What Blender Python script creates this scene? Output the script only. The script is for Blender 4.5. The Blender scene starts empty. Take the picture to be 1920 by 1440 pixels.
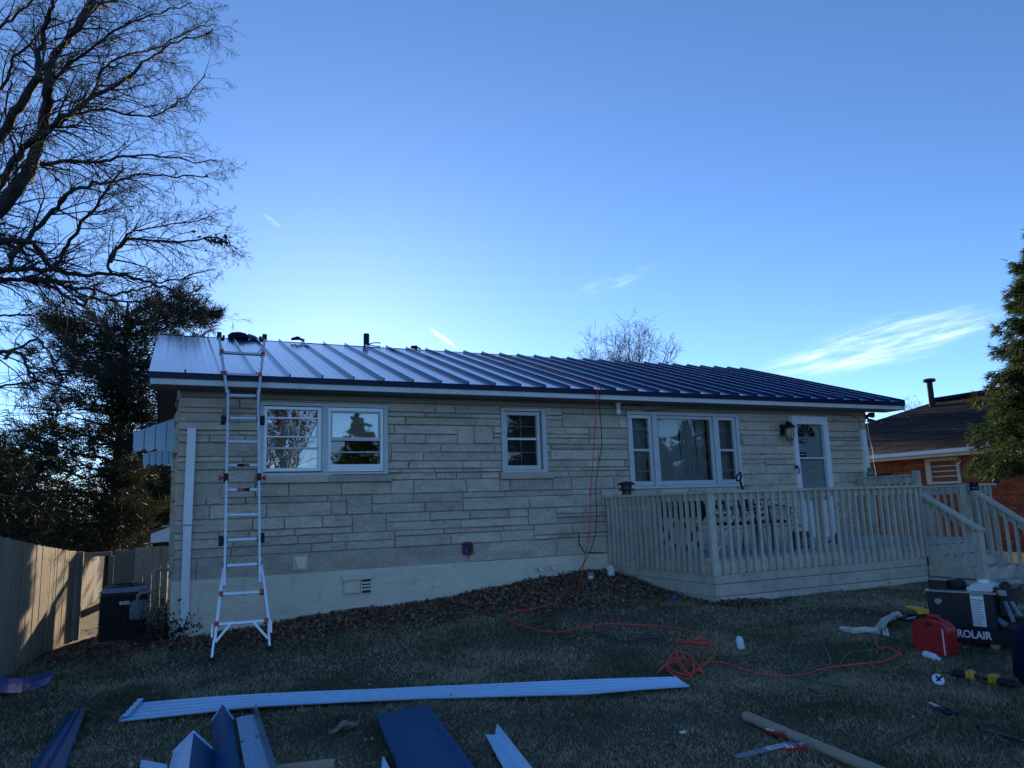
import bpy, math, random
import numpy as np
from mathutils import Vector, Matrix

random.seed(7)
rng = np.random.default_rng(7)
S = bpy.context.scene
COL = S.collection

# ------------------------------------------------------------------ camera
EYE = 1.6
FPX = 1385.0                     # focal length in pixels of the 1920 x 1440 photograph
YAW, PITCH, ROLL = (math.radians(a) for a in (24.978, 9.364, 1.924))
_f = Vector((math.sin(YAW)*math.cos(PITCH), math.cos(YAW)*math.cos(PITCH), math.sin(PITCH)))
_r = Vector((math.cos(YAW), -math.sin(YAW), 0))
_d = -_r.cross(_f)
_r2 = math.cos(ROLL)*_r + math.sin(ROLL)*_d
_d2 = -math.sin(ROLL)*_r + math.cos(ROLL)*_d
CAMPOS = Vector((0, 0, EYE))
cam = bpy.data.cameras.new('camera')
cam.sensor_width = 36
cam.lens = FPX/1920*36
cam.clip_start = 0.05
cam.clip_end = 3000
camo = bpy.data.objects.new('camera', cam)
COL.objects.link(camo)
camo.matrix_world = Matrix(((_r2.x, -_d2.x, -_f.x, 0), (_r2.y, -_d2.y, -_f.y, 0), (_r2.z, -_d2.z, -_f.z, EYE), (0, 0, 0, 1)))
S.camera = camo

# ------------------------------------------------------------------ light
SUN_AZ, SUN_EL = math.radians(11.5), math.radians(12.0)
SUN_DIR = Vector((math.sin(SUN_AZ)*math.cos(SUN_EL), math.cos(SUN_AZ)*math.cos(SUN_EL), math.sin(SUN_EL)))
sun = bpy.data.lights.new('sun', 'SUN')
sun.energy = 5.0
sun.angle = math.radians(0.5)
sun.color = (1.0, 0.80, 0.55)
suno = bpy.data.objects.new('sun', sun)
COL.objects.link(suno)
suno.rotation_euler = SUN_DIR.to_track_quat('Z', 'Y').to_euler()
suno.location = (0, 0, 30)

world = bpy.data.worlds.new('World')
S.world = world
world.use_nodes = True
wn, wl = world.node_tree.nodes, world.node_tree.links
wn.clear()
w_out = wn.new('ShaderNodeOutputWorld')
w_bg = wn.new('ShaderNodeBackground')
w_bg.inputs['Strength'].default_value = 0.15
sky = wn.new('ShaderNodeTexSky')
sky.sky_type = 'NISHITA'
sky.sun_disc = False
sky.sun_elevation = SUN_EL
sky.sun_rotation = SUN_AZ
sky.altitude = 150
sky.air_density = 0.6
sky.dust_density = 0.06
sky.ozone_density = 3.9
wl.new(w_bg.outputs[0], w_out.inputs[0])

def pxdir(x, y):
    v = ((x-960)/FPX)*_r2 + ((y-720)/FPX)*_d2 + _f
    return v.normalized()

def cloud_mask(p0, p1, half, scale, lo, hi, gain, seed):
    """thin ice cloud: a streak of the sky between two directions"""
    a, b = pxdir(*p0), pxdir(*p1)
    c = (a+b).normalized()
    t = (b-a); t = (t-c*t.dot(c)).normalized()
    n = c.cross(t).normalized()
    L = (b-a).length/2
    geo = wn.new('ShaderNodeTexCoord')
    def dot(v):
        d = wn.new('ShaderNodeVectorMath'); d.operation = 'DOT_PRODUCT'
        wl.new(geo.outputs['Generated'], d.inputs[0]); d.inputs[1].default_value = v
        return d.outputs['Value']
    def m(op, x, y=None, clamp=False):
        q = wn.new('ShaderNodeMath'); q.operation = op; q.use_clamp = clamp
        for i, z in enumerate((x, y)):
            if z is None: continue
            if isinstance(z, (int, float)): q.inputs[i].default_value = z
            else: wl.new(z, q.inputs[i])
        return q.outputs[0]
    dc = dot(c); u = m('DIVIDE', m('DIVIDE', dot(t), dc), L); v = m('DIVIDE', m('DIVIDE', dot(n), dc), half)
    cmb = wn.new('ShaderNodeCombineXYZ')
    wl.new(u, cmb.inputs[0]); wl.new(v, cmb.inputs[1]); cmb.inputs[2].default_value = seed
    mp = wn.new('ShaderNodeMapping'); mp.inputs['Scale'].default_value = (scale[0], scale[1], 1)
    wl.new(cmb.outputs[0], mp.inputs[0])
    nz = wn.new('ShaderNodeTexNoise'); nz.inputs['Scale'].default_value = 1.0; nz.inputs['Detail'].default_value = 7; nz.inputs['Roughness'].default_value = .62
    nz.inputs['Distortion'].default_value = .35
    wl.new(mp.outputs[0], nz.inputs['Vector'])
    mr = wn.new('ShaderNodeMapRange'); mr.interpolation_type = 'SMOOTHSTEP'
    mr.inputs[1].default_value = lo; mr.inputs[2].default_value = hi
    wl.new(nz.outputs['Fac'], mr.inputs[0])
    r2 = m('ADD', m('MULTIPLY', u, u), m('MULTIPLY', v, v))
    soft = wn.new('ShaderNodeMapRange'); soft.interpolation_type = 'SMOOTHSTEP'
    soft.inputs[1].default_value = 1.0; soft.inputs[2].default_value = 0.0
    wl.new(r2, soft.inputs[0])
    front = m('GREATER_THAN', dc, 0.1)
    return m('MULTIPLY', m('MULTIPLY', m('MULTIPLY', mr.outputs[0], soft.outputs[0]), front), gain)

def m_add(a, b):
    q = wn.new('ShaderNodeMath'); q.operation = 'ADD'; q.use_clamp = True
    wl.new(a, q.inputs[0]); wl.new(b, q.inputs[1]); return q.outputs[0]
cm = cloud_mask((1400, 705), (1930, 575), .034, (1.5, 2.6), .36, .95, .72, 3.1)
cm = m_add(cm, cloud_mask((1060, 560), (1250, 492), .014, (1.6, 1.0), .4, .8, .16, 9.7))
cm = m_add(cm, cloud_mask((488, 396), (532, 432), .0035, (2.0, 1.0), .3, .6, .10, 5.2))
cm = m_add(cm, cloud_mask((800, 612), (862, 656), .004, (2.0, 1.0), .2, .5, .28, 1.4))
mixc = wn.new('ShaderNodeMix'); mixc.data_type = 'RGBA'; mixc.blend_type = 'MIX'
wl.new(cm, mixc.inputs['Factor']); wl.new(sky.outputs[0], mixc.inputs['A'])
mixc.inputs['B'].default_value = (8.6, 8.8, 9.2, 1)
wl.new(mixc.outputs['Result'], w_bg.inputs['Color'])

S.view_settings.view_transform = 'Standard'
S.view_settings.look = 'None'
S.view_settings.gamma = 1.0
S.view_settings.exposure = 0.82
S.view_settings.use_curve_mapping = False
S.cycles.max_bounces = 8
S.cycles.transparent_max_bounces = 16
S.cycles.caustics_reflective = False
S.cycles.caustics_refractive = False

# ------------------------------------------------------------------ ground height
_ctl = np.array([
 (.1,10.5,-1.53),(1.29,10.5,-1.43),(1.86,10.5,-1.365),(3.4,10.5,-1.31),(4.8,10.5,-1.16),(6.05,10.5,-1.06),(6.47,10.0,-1.13),
 (6.47,8.93,-1.245),(6.5,7.87,-1.34),(7.9,7.87,-1.35),(9.5,7.87,-1.35),(10.5,7.87,-1.353),(10.6,7.1,-1.37),(12,7.2,-1.40),(13,9,-1.38),(14,12,-1.35),
 (.5,9.05,-1.55),(1.05,9.2,-1.52),(-1.6,9.8,-1.67),(-1.36,14.3,-1.90),(-.2,12.9,-1.74),(-.4,14.6,-1.88),(-3,8,-1.72),(0,7,-1.59),(3,7.5,-1.47),
 (4,8.8,-1.33),(2,9.3,-1.46),(5.5,8.6,-1.27),(0,4,-1.60),(3,4,-1.57),(6.2,4.8,-1.46),(8,5,-1.43),(5,6,-1.46),(0,0,-1.60),(4,0,-1.58),(8,0,-1.52),(12,4,-1.44),
 (20,13,-1.45),(20,6,-1.5),(-6,4,-1.78),(-6,14,-1.88),(0,20,-1.85),(6,20,-1.6),(13,20,-1.5),(-8,-6,-1.8),(12,-8,-1.6),(3,-7,-1.6)])
def _tps(d2): return d2*np.log(np.maximum(d2, 1e-9))*.5
_n = len(_ctl)
_A = np.zeros((_n+3, _n+3)); _dd = ((_ctl[:, None, :2]-_ctl[None, :, :2])**2).sum(-1)
_A[:_n, :_n] = _tps(_dd)+np.eye(_n)*.02; _A[:_n, _n] = 1; _A[:_n, _n+1:] = _ctl[:, :2]; _A[_n, :_n] = 1; _A[_n+1:, :_n] = _ctl[:, :2].T
_W = np.linalg.solve(_A, np.concatenate([_ctl[:, 2], [0, 0, 0]]))
def gz(x, y):
    x = np.atleast_1d(np.asarray(x, float)); y = np.atleast_1d(np.asarray(y, float))
    out = np.zeros(len(x))
    for s in range(0, len(x), 40000):
        xs, ys = x[s:s+40000], y[s:s+40000]
        d2 = (xs[:, None]-_ctl[None, :, 0])**2+(ys[:, None]-_ctl[None, :, 1])**2
        v = _tps(d2)@_W[:_n]+_W[_n]+_W[_n+1]*xs+_W[_n+2]*ys
        r = np.hypot(xs-4, ys-7); k = np.clip((r-13)/14, 0, 1); k = k*k*(3-2*k)
        v = v*(1-k)-1.7*k
        out[s:s+40000] = v+EYE+.012*np.sin(xs*3.1+1)*np.sin(ys*2.7)+.007*np.sin(xs*7.3+ys*5.1)
    return out
def G(x, y): return float(gz(x, y)[0])

# picture direction to a point on a real plane or on the lawn (used to read positions off the photograph)
def ray(x, y): return ((x-960)/FPX)*_r2+((y-720)/FPX)*_d2+_f
def atY(x, y, Y): d = ray(x, y); return CAMPOS+d*(Y/d.y)
def atX(x, y, X): d = ray(x, y); return CAMPOS+d*(X/d.x)
def atG(x, y, up=0.0):
    d = ray(x, y); z = 0.0
    for _ in range(14):
        t = (z+up-EYE)/d.z; p = CAMPOS+d*t; z = .5*z+.5*G(p.x, p.y)
    return p

# ------------------------------------------------------------------ helpers
ORG = {}
class MB:
    def __init__(s): s.v = []; s.f = []
    def add(s, vs, fs):
        b = len(s.v); s.v += [tuple(v) for v in vs]; s.f += [tuple(b+i for i in f) for f in fs]; return s
    def hexa(s, p):   # 4 bottom ccw, 4 top
        return s.add(p, [(3,2,1,0),(4,5,6,7),(0,1,5,4),(1,2,6,5),(2,3,7,6),(3,0,4,7)])
    def box(s, x0, x1, y0, y1, z0, z1):
        return s.hexa([(x0,y0,z0),(x1,y0,z0),(x1,y1,z0),(x0,y1,z0),(x0,y0,z1),(x1,y0,z1),(x1,y1,z1),(x0,y1,z1)])
    def bar(s, a, b, w, h, up=(0,0,1)):
        a, b = Vector(a), Vector(b); t = (b-a).normalized(); side = t.cross(Vector(up)); 
        if side.length < 1e-5: side = t.cross(Vector((0,1,0)))
        side.normalize(); u = side.cross(t).normalized()
        q = [(-1,-1),(1,-1),(1,1),(-1,1)]
        A = [a+side*(w/2*i)+u*(h/2*j) for i, j in q]; B = [b+side*(w/2*i)+u*(h/2*j) for i, j in q]
        return s.add(A+B, [(3,2,1,0),(4,5,6,7),(0,1,5,4),(1,2,6,5),(2,3,7,6),(3,0,4,7)])
    def tube(s, pts, r, n=6, cap=True):
        pts = [Vector(p) for p in pts]; rs = r if isinstance(r, (list, tuple)) else [r]*len(pts)
        up = Vector((0,0,1)); vs = []; fs = []
        prev = None
        for i, p in enumerate(pts):
            t = (pts[min(i+1, len(pts)-1)]-pts[max(i-1, 0)])
            if t.length < 1e-9: t = Vector((0,0,1))
            t.normalize()
            if prev is None:
                a = up if abs(t.z) < .9 else Vector((1,0,0)); x = t.cross(a).normalized()
            else:
                x = prev-t*prev.dot(t)
                if x.length < 1e-6: x = t.cross(up)
                x.normalize()
            prev = x; y = t.cross(x)
            for k in range(n):
                an = 2*math.pi*k/n; vs.append(p+x*(math.cos(an)*rs[i])+y*(math.sin(an)*rs[i]))
        for i in range(len(pts)-1):
            for k in range(n):
                fs.append((i*n+k, i*n+(k+1)%n, (i+1)*n+(k+1)%n, (i+1)*n+k))
        if cap: fs.append(tuple(range(n))[::-1]); fs.append(tuple((len(pts)-1)*n+k for k in range(n)))
        return s.add(vs, fs)
    def lathe(s, c, prof, n=16, axis=(0,0,1)):
        ax = Vector(axis).normalized(); a = Vector((1,0,0)) if abs(ax.x) < .9 else Vector((0,1,0))
        x = ax.cross(a).normalized(); y = ax.cross(x); c = Vector(c); vs = []; fs = []
        for r, h in prof:
            for k in range(n):
                an = 2*math.pi*k/n; vs.append(c+ax*h+x*(r*math.cos(an))+y*(r*math.sin(an)))
        for i in range(len(prof)-1):
            for k in range(n): fs.append((i*n+k, i*n+(k+1)%n, (i+1)*n+(k+1)%n, (i+1)*n+k))
        fs.append(tuple(range(n))[::-1]); fs.append(tuple((len(prof)-1)*n+k for k in range(n)))
        return s.add(vs, fs)
    def prism(s, poly, vec):
        n = len(poly); vec = Vector(vec); A = [Vector(p) for p in poly]; B = [p+vec for p in A]
        return s.add(A+B, [tuple(range(n))[::-1], tuple(range(n, 2*n))]+[(i, (i+1)%n, n+(i+1)%n, n+i) for i in range(n)])
    def strip(s, rows, thick=None):   # grid of points; optional thickness along -z
        n = len(rows[0]); vs = [p for r in rows for p in r]; fs = []
        for i in range(len(rows)-1):
            for k in range(n-1): fs.append((i*n+k, i*n+k+1, (i+1)*n+k+1, (i+1)*n+k))
        s.add(vs, fs)
        if thick:
            vs2 = [Vector(p)-Vector((0,0,thick)) for p in vs]
            s.add(vs2, [f[::-1] for f in fs])
            m = len(rows)
            rim = [i*n for i in range(m)]+[(m-1)*n+k for k in range(1, n)]+[i*n+n-1 for i in range(m-2, -1, -1)]+[k for k in range(n-2, 0, -1)]
            b = len(s.v)-2*len(vs); L = len(vs)
            for i in range(len(rim)):
                a, c = rim[i], rim[(i+1)%len(rim)]; s.f.append((b+a, b+L+a, b+L+c, b+c))
        return s
    def mesh(s, name, org=(0,0,0)):
        m = bpy.data.meshes.new(name); o = Vector(org)
        m.from_pydata([tuple(Vector(v)-o) for v in s.v], [], s.f); m.update(); return m

def link(name, mesh, mat, parent=None, org=None, smooth=False, **pr):
    o = bpy.data.objects.new(name, mesh); COL.objects.link(o)
    if mat is not None and not mesh.materials:
        for mm in (mat if isinstance(mat, (list, tuple)) else [mat]): mesh.materials.append(mm)
    if smooth: mesh.polygons.foreach_set('use_smooth', [True]*len(mesh.polygons))
    org = Vector(org) if org is not None else Vector((0,0,0))
    ORG[o.name] = org
    if parent is not None: o.parent = parent; o.location = org-ORG[parent.name]
    else: o.location = org
    for k, v in pr.items(): o[k] = v
    return o
def part(name, mb, mat, parent, smooth=False, **pr):
    org = ORG[parent.name]
    return link(name, mb.mesh(name, org), mat, parent, org, smooth, **pr)
def thing(name, label, cat, loc, group=None):
    o = bpy.data.objects.new(name, None); COL.objects.link(o); o.empty_display_size = .1
    o.location = loc; ORG[o.name] = Vector(loc); o['label'] = label; o['category'] = cat
    if group: o['group'] = group
    return o
def single(name, mb, mat, label, cat, smooth=False, group=None, org=None):
    vs = np.array([tuple(v) for v in mb.v]); o = (vs[:, 0].mean(), vs[:, 1].mean(), vs[:, 2].min()) if org is None else org
    ob = link(name, mb.mesh(name, o), mat, None, o, smooth); ob['label'] = label; ob['category'] = cat
    if group: ob['group'] = group
    return ob
def np_mesh(name, V, Fq):
    V = np.asarray(V, np.float32); Fq = np.asarray(Fq, np.int32); k = Fq.shape[1]
    m = bpy.data.meshes.new(name); m.vertices.add(len(V)); m.vertices.foreach_set('co', V.ravel())
    m.loops.add(Fq.size); m.loops.foreach_set('vertex_index', Fq.ravel())
    m.polygons.add(len(Fq)); m.polygons.foreach_set('loop_start', np.arange(0, Fq.size, k, dtype=np.int32))
    m.polygons.foreach_set('loop_total', np.full(len(Fq), k, np.int32)); m.update(calc_edges=True); return m
def seg_mesh(name, P0, P1, R0, R1, n=3, org=(0,0,0)):
    P0 = np.asarray(P0, float); P1 = np.asarray(P1, float); R0 = np.asarray(R0, float)[:, None]; R1 = np.asarray(R1, float)[:, None]
    t = P1-P0; t /= np.maximum(np.linalg.norm(t, axis=1, keepdims=True), 1e-9)
    a = np.where(np.abs(t[:, 2:3]) < .9, np.array([[0,0,1.]]), np.array([[1.,0,0]]))
    x = np.cross(t, a); x /= np.linalg.norm(x, axis=1, keepdims=True); y = np.cross(t, x)
    V = np.zeros((len(P0), 2*n, 3))
    for k in range(n):
        c, s = math.cos(2*math.pi*k/n), math.sin(2*math.pi*k/n)
        V[:, k] = P0+x*c*R0+y*s*R0; V[:, n+k] = P1+x*c*R1+y*s*R1
    F = np.array([(k, (k+1)%n, n+(k+1)%n, n+k) for k in range(n)])
    Fq = (np.arange(len(P0))[:, None, None]*2*n+F[None]).reshape(-1, 4)
    return np_mesh(name, V.reshape(-1, 3)-np.array(org), Fq)

# ------------------------------------------------------------------ materials
def mat(name, col, rough=.6, metal=0.0, var=0.0, vscale=6.0, bump=0.0, bscale=60.0, col2=None, c2lo=.45, c2hi=.65, c2scale=3.0, stretch=(1,1,1), rnd=0.0, spec=.5, island=False, trans=0.0, coat=0.0, detail=5):
    m = bpy.data.materials.new(name); m.use_nodes = True; N, L = m.node_tree.nodes, m.node_tree.links
    b = N['Principled BSDF']; b.inputs['Roughness'].default_value = rough; b.inputs['Metallic'].default_value = metal
    b.inputs['Specular IOR Level'].default_value = spec; b.inputs['Coat Weight'].default_value = coat; b.inputs['Coat Roughness'].default_value = .1
    geo = N.new('ShaderNodeNewGeometry'); mp = N.new('ShaderNodeMapping'); mp.inputs['Scale'].default_value = stretch
    L.new(geo.outputs['Position'], mp.inputs[0])
    def noise(sc, det=detail):
        n = N.new('ShaderNodeTexNoise'); n.inputs['Scale'].default_value = sc; n.inputs['Detail'].default_value = det; n.inputs['Roughness'].default_value = .6
        L.new(mp.outputs[0], n.inputs['Vector']); return n.outputs['Fac']
    rgb = N.new('ShaderNodeRGB'); rgb.outputs[0].default_value = (*col, 1); c = rgb.outputs[0]
    if col2 is not None:
        mr = N.new('ShaderNodeMapRange'); mr.inputs[1].default_value = c2lo; mr.inputs[2].default_value = c2hi
        L.new(noise(c2scale), mr.inputs[0]); mx = N.new('ShaderNodeMix'); mx.data_type = 'RGBA'
        L.new(mr.outputs[0], mx.inputs['Factor']); L.new(c, mx.inputs['A']); mx.inputs['B'].default_value = (*col2, 1); c = mx.outputs['Result']
    def scale_by(fac, amt, c):
        mr = N.new('ShaderNodeMapRange'); mr.inputs[3].default_value = 1-amt; mr.inputs[4].default_value = 1+amt
        L.new(fac, mr.inputs[0]); v = N.new('ShaderNodeVectorMath'); v.operation = 'SCALE'
        L.new(c, v.inputs[0]); L.new(mr.outputs[0], v.inputs['Scale']); return v.outputs[0]
    if var: 
        mr = N.new('ShaderNodeMapRange'); mr.inputs[1].default_value = .25; mr.inputs[2].default_value = .75
        L.new(noise(vscale), mr.inputs[0]); c = scale_by(mr.outputs[0], var, c)
    if rnd:
        if island: c = scale_by(geo.outputs['Random Per Island'], rnd, c)
        else:
            oi = N.new('ShaderNodeObjectInfo'); c = scale_by(oi.outputs['Random'], rnd, c)
    L.new(c, b.inputs['Base Color'])
    if bump:
        bp = N.new('ShaderNodeBump'); bp.inputs['Strength'].default_value = bump; bp.inputs['Distance'].default_value = .02
        L.new(noise(bscale, 6), bp.inputs['Height']); L.new(bp.outputs[0], b.inputs['Normal'])
    if trans:
        tr = N.new('ShaderNodeBsdfTranslucent'); L.new(c, tr.inputs[0]); mx = N.new('ShaderNodeMixShader'); mx.inputs[0].default_value = trans
        out = N['Material Output']; L.new(b.outputs[0], mx.inputs[1]); L.new(tr.outputs[0], mx.inputs[2]); L.new(mx.outputs[0], out.inputs[0])
    return m
M = {}
M['stone'] = mat('limestone', (.60,.49,.375), .85, var=.22, vscale=18, bump=.8, bscale=24, col2=(.44,.365,.285), c2lo=.42, c2hi=.72, c2scale=3.2, stretch=(1,1,2.2), rnd=.15)
M['mortar'] = mat('mortar', (.47,.405,.32), .95, var=.2, vscale=20, bump=.3, bscale=90)
M['found'] = mat('painted_foundation', (.74,.66,.51), .8, var=.08, vscale=5, bump=.7, bscale=14, col2=(.64,.57,.45), c2lo=.46, c2hi=.78, c2scale=1.7, stretch=(1,1,2.5))
def add_splash(m, z0, z1, col):
    N, L = m.node_tree.nodes, m.node_tree.links; b = N['Principled BSDF']; src = b.inputs['Base Color'].links[0].from_socket
    g = N.new('ShaderNodeNewGeometry'); sp = N.new('ShaderNodeSeparateXYZ'); L.new(g.outputs['Position'], sp.inputs[0])
    mp = N.new('ShaderNodeMapping'); mp.inputs['Scale'].default_value = (7, 7, 2.2); L.new(g.outputs['Position'], mp.inputs[0])
    nz = N.new('ShaderNodeTexNoise'); nz.inputs['Scale'].default_value = 1; nz.inputs['Detail'].default_value = 8; L.new(mp.outputs[0], nz.inputs['Vector'])
    mr = N.new('ShaderNodeMapRange'); mr.inputs[1].default_value = .56; mr.inputs[2].default_value = .72; mr.inputs[4].default_value = .22; L.new(nz.outputs['Fac'], mr.inputs[0])
    mx = N.new('ShaderNodeMix'); mx.data_type = 'RGBA'; L.new(mr.outputs[0], mx.inputs['Factor']); L.new(src, mx.inputs['A']); mx.inputs['B'].default_value = (*col, 1); L.new(mx.outputs['Result'], b.inputs['Base Color'])
add_splash(M['found'], 0, 0, (.34,.29,.22)); 
M['white'] = mat('white_paint', (.78,.79,.80), .45, var=.05, vscale=8, bump=.08, bscale=60)
M['frame'] = mat('dull_window_frame', (.56,.56,.55), .5, var=.10, vscale=7, bump=.1, bscale=50)
M['whitewood'] = mat('white_painted_board', (.66,.66,.65), .55, var=.10, vscale=5, bump=.15, bscale=50, col2=(.45,.44,.42), c2lo=.62, c2hi=.72, c2scale=7)
M['alu'] = mat('aluminium_frame', (.62,.63,.64), .35, metal=.35, var=.06, bump=.04)
M['ladder'] = mat('ladder_aluminium', (.62,.63,.64), .28, metal=.75, var=.08, vscale=14, bump=.05)
M['frieze'] = mat('frieze_board', (.30,.27,.23), .7, var=.12, vscale=4, bump=.1)
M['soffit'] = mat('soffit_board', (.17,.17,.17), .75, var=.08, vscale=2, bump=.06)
M['navytrim'] = mat('navy_trim_steel', (.0005,.088,.215), .42, var=.06, spec=.16)
M['navy'] = mat('navy_steel', (.002,.028,.115), .20, metal=0, var=.06, vscale=2, spec=.5, coat=1.0)
for k_ in ('IOR', 'Coat IOR'): M['navy'].node_tree.nodes['Principled BSDF'].inputs[k_].default_value = 1.28
M['navydark'] = mat('navy_steel_trim', (.002,.009,.042), .45, var=.05, spec=.25)
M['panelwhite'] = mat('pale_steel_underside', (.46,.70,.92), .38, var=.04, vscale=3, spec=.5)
M['deck'] = mat('deck_stain', (.53,.485,.385), .75, var=.16, vscale=9, bump=.35, bscale=35, col2=(.40,.37,.30), c2lo=.48, c2hi=.72, c2scale=3.5, rnd=.10)
M['deckfloor'] = mat('weathered_deck', (.40,.42,.43), .7, var=.2, vscale=6, bump=.2, bscale=50, col2=(.62,.65,.68), c2lo=.52, c2hi=.66, c2scale=5, rnd=.08)
M['tread'] = mat('peeling_tread', (.34,.36,.32), .75, var=.2, vscale=8, bump=.3, bscale=50, col2=(.66,.68,.70), c2lo=.52, c2hi=.58, c2scale=9)
M['fence'] = mat('fence_plank', (.36,.30,.22), .85, var=.2, vscale=12, bump=.3, bscale=40, stretch=(4,4,.5), rnd=.18)
M['fencepost'] = mat('fence_post', (.17,.16,.13), .85, var=.15, vscale=5, bump=.2, bscale=40)
M['black'] = mat('black_metal', (.012,.013,.015), .4, var=.1, spec=.5)
M['blackmatte'] = mat('black_plastic', (.012,.012,.014), .6, spec=.3)
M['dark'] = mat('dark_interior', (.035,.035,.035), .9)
M['blackac'] = mat('black_louvre', (.018,.019,.023), .5, spec=.4)
M['acTop'] = mat('condenser_top', (.22,.26,.32), .4)
M['meter'] = mat('gas_meter_grey', (.16,.22,.28), .5, var=.1)
M['pipe'] = mat('painted_pipe', (.30,.31,.27), .6, var=.1)
M['pvc'] = mat('white_pvc', (.72,.72,.68), .4, var=.06)
M['red'] = mat('red_plastic', (.42,.012,.022), .38, var=.06, vscale=4, bump=.03, spec=.5)
M['redmet'] = mat('ladder_red', (.55,.05,.025), .45)
M['redtag'] = mat('red_label', (.5,.05,.05), .5, var=.1)
M['yellow'] = mat('tool_yellow', (.62,.36,.03), .45, var=.08)
M['orange'] = mat('orange_hose', (.82,.065,.035), .45, var=.06, vscale=10)
M['green'] = mat('green_hose', (.06,.14,.08), .5, var=.1, vscale=10)
M['darkhose'] = mat('dark_cable', (.02,.028,.026), .55)
M['brick'] = mat('brick', (.36,.085,.035), .85, var=.15, vscale=20, bump=.2, bscale=80, rnd=.35, island=True)
M['brickmortar'] = mat('brick_mortar', (.22,.10,.06), .95)
M['shingle'] = mat('asphalt_shingle', (.005,.005,.0065), .9, var=.25, vscale=5, bump=.3, bscale=60, rnd=.3, island=True, spec=.2)
M['cream'] = mat('cream_trim', (.66,.60,.48), .6, var=.05)
M['bark'] = mat('bare_bark', (.030,.026,.023), .9, var=.35, vscale=9, bump=.5, bscale=25, stretch=(2,2,.6))
M['twig'] = mat('twig', (.045,.034,.030), .85, rnd=.3, island=True)
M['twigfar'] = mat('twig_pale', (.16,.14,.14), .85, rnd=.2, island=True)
M['needle'] = mat('pine_needle', (.026,.038,.020), .7, rnd=.45, island=True, trans=.28, col2=(.060,.048,.022), c2lo=.52, c2hi=.66, c2scale=.9, spec=.2)
M['spruce'] = mat('spruce_needle', (.042,.072,.026), .65, rnd=.45, island=True, trans=.35, col2=(.066,.074,.022), c2lo=.5, c2hi=.68, c2scale=1.6, spec=.2)
M['pinebark'] = mat('pine_bark', (.035,.026,.021), .9, var=.3, vscale=8, bump=.4, bscale=20)
M['leaf'] = mat('dead_leaf', (.27,.165,.105), .85, rnd=.6, island=True, trans=.1, col2=(.12,.08,.06), c2lo=.48, c2hi=.6, c2scale=30, spec=.2)
M['paleleaf'] = mat('pale_dead_leaf', (.27,.21,.14), .85, rnd=.45, island=True, trans=.1, spec=.2)
M['wood'] = mat('raw_lumber', (.48,.37,.23), .75, var=.15, vscale=5, bump=.1, stretch=(.5,4,4))
M['card'] = mat('cardboard', (.34,.27,.20), .8, var=.06, vscale=4, bump=.04)
M['stick'] = mat('rusty_stick', (.14,.075,.05), .85, var=.3, vscale=20)
M['steel'] = mat('tool_steel', (.35,.36,.38), .35, metal=.8, var=.1)
M['blueblade'] = mat('blue_grey_blade', (.16,.22,.32), .4, metal=.3, var=.1)
M['navycloth'] = mat('navy_cloth', (.008,.010,.035), .9, var=.25, vscale=9, bump=.3, bscale=30, spec=.15)
M['greycloth'] = mat('grey_cloth', (.10,.11,.14), .9, var=.2, bump=.2)
M['bluecap'] = mat('blue_plastic', (.01,.06,.40), .4)
M['curtain'] = mat('curtain_cloth', (.52,.56,.56), .85, var=.05, trans=.25)
M['sheer'] = mat('sheer_curtain', (.36,.39,.43), .9, var=.08, trans=.2)
M['blind'] = mat('slat_blind', (.62,.60,.55), .7)
M['paper'] = mat('pale_wrap', (.60,.60,.52), .75, var=.12, vscale=9, bump=.2, bscale=15)
M['clearp'] = mat('clear_plastic', (.62,.70,.80), .2, spec=.6, var=.1)
M['doorp'] = mat('pale_door', (.60,.64,.64), .5, var=.03)
M['bulb'] = mat('bulb_glass', (.75,.70,.50), .2)
M['amber'] = mat('lantern_glass', (.45,.36,.18), .25)
M['screen'] = mat('grey_screen', (.16,.16,.15), .9)
M['cobalt'] = mat('bright_blue_steel', (.004,.09,.46), .35, spec=.3)
M['dirt'] = mat('bare_dirt', (.05,.038,.03), .95, var=.3, vscale=12, bump=.5, bscale=30)
M['rock'] = mat('pale_rock', (.55,.55,.52), .8, var=.2, bump=.3)
M['ivy'] = mat('dark_leaf', (.022,.030,.020), .6, rnd=.4, island=True, trans=.15)
M['asphalt'] = mat('concrete_drive', (.22,.22,.21), .9, var=.15, bump=.2)

def glass(name, base=.10, tint=(.80,.86,.86)):
    m = bpy.data.materials.new(name); m.use_nodes = True; N, L = m.node_tree.nodes, m.node_tree.links; N.clear()
    out = N.new('ShaderNodeOutputMaterial'); gl = N.new('ShaderNodeBsdfGlossy'); gl.inputs['Roughness'].default_value = 0.0
    tp = N.new('ShaderNodeBsdfTransparent'); tp.inputs[0].default_value = (*tint, 1)
    fr = N.new('ShaderNodeFresnel'); fr.inputs[0].default_value = 1.5
    ad = N.new('ShaderNodeMath'); ad.operation = 'ADD'; ad.use_clamp = True; ad.inputs[1].default_value = base
    tc = N.new('ShaderNodeNewGeometry'); nz = N.new('ShaderNodeTexNoise'); nz.inputs['Scale'].default_value = 2.2; L.new(tc.outputs['Position'], nz.inputs['Vector'])
    bp = N.new('ShaderNodeBump'); bp.inputs['Strength'].default_value = .05; bp.inputs['Distance'].default_value = .05; L.new(nz.outputs['Fac'], bp.inputs['Height']); L.new(bp.outputs[0], gl.inputs['Normal'])
    mx = N.new('ShaderNodeMixShader'); L.new(fr.outputs[0], ad.inputs[0]); L.new(ad.outputs[0], mx.inputs[0]); L.new(tp.outputs[0], mx.inputs[1]); L.new(gl.outputs[0], mx.inputs[2]); L.new(mx.outputs[0], out.inputs[0])
    return m
M['glass'] = glass('window_glass', .09)
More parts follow.
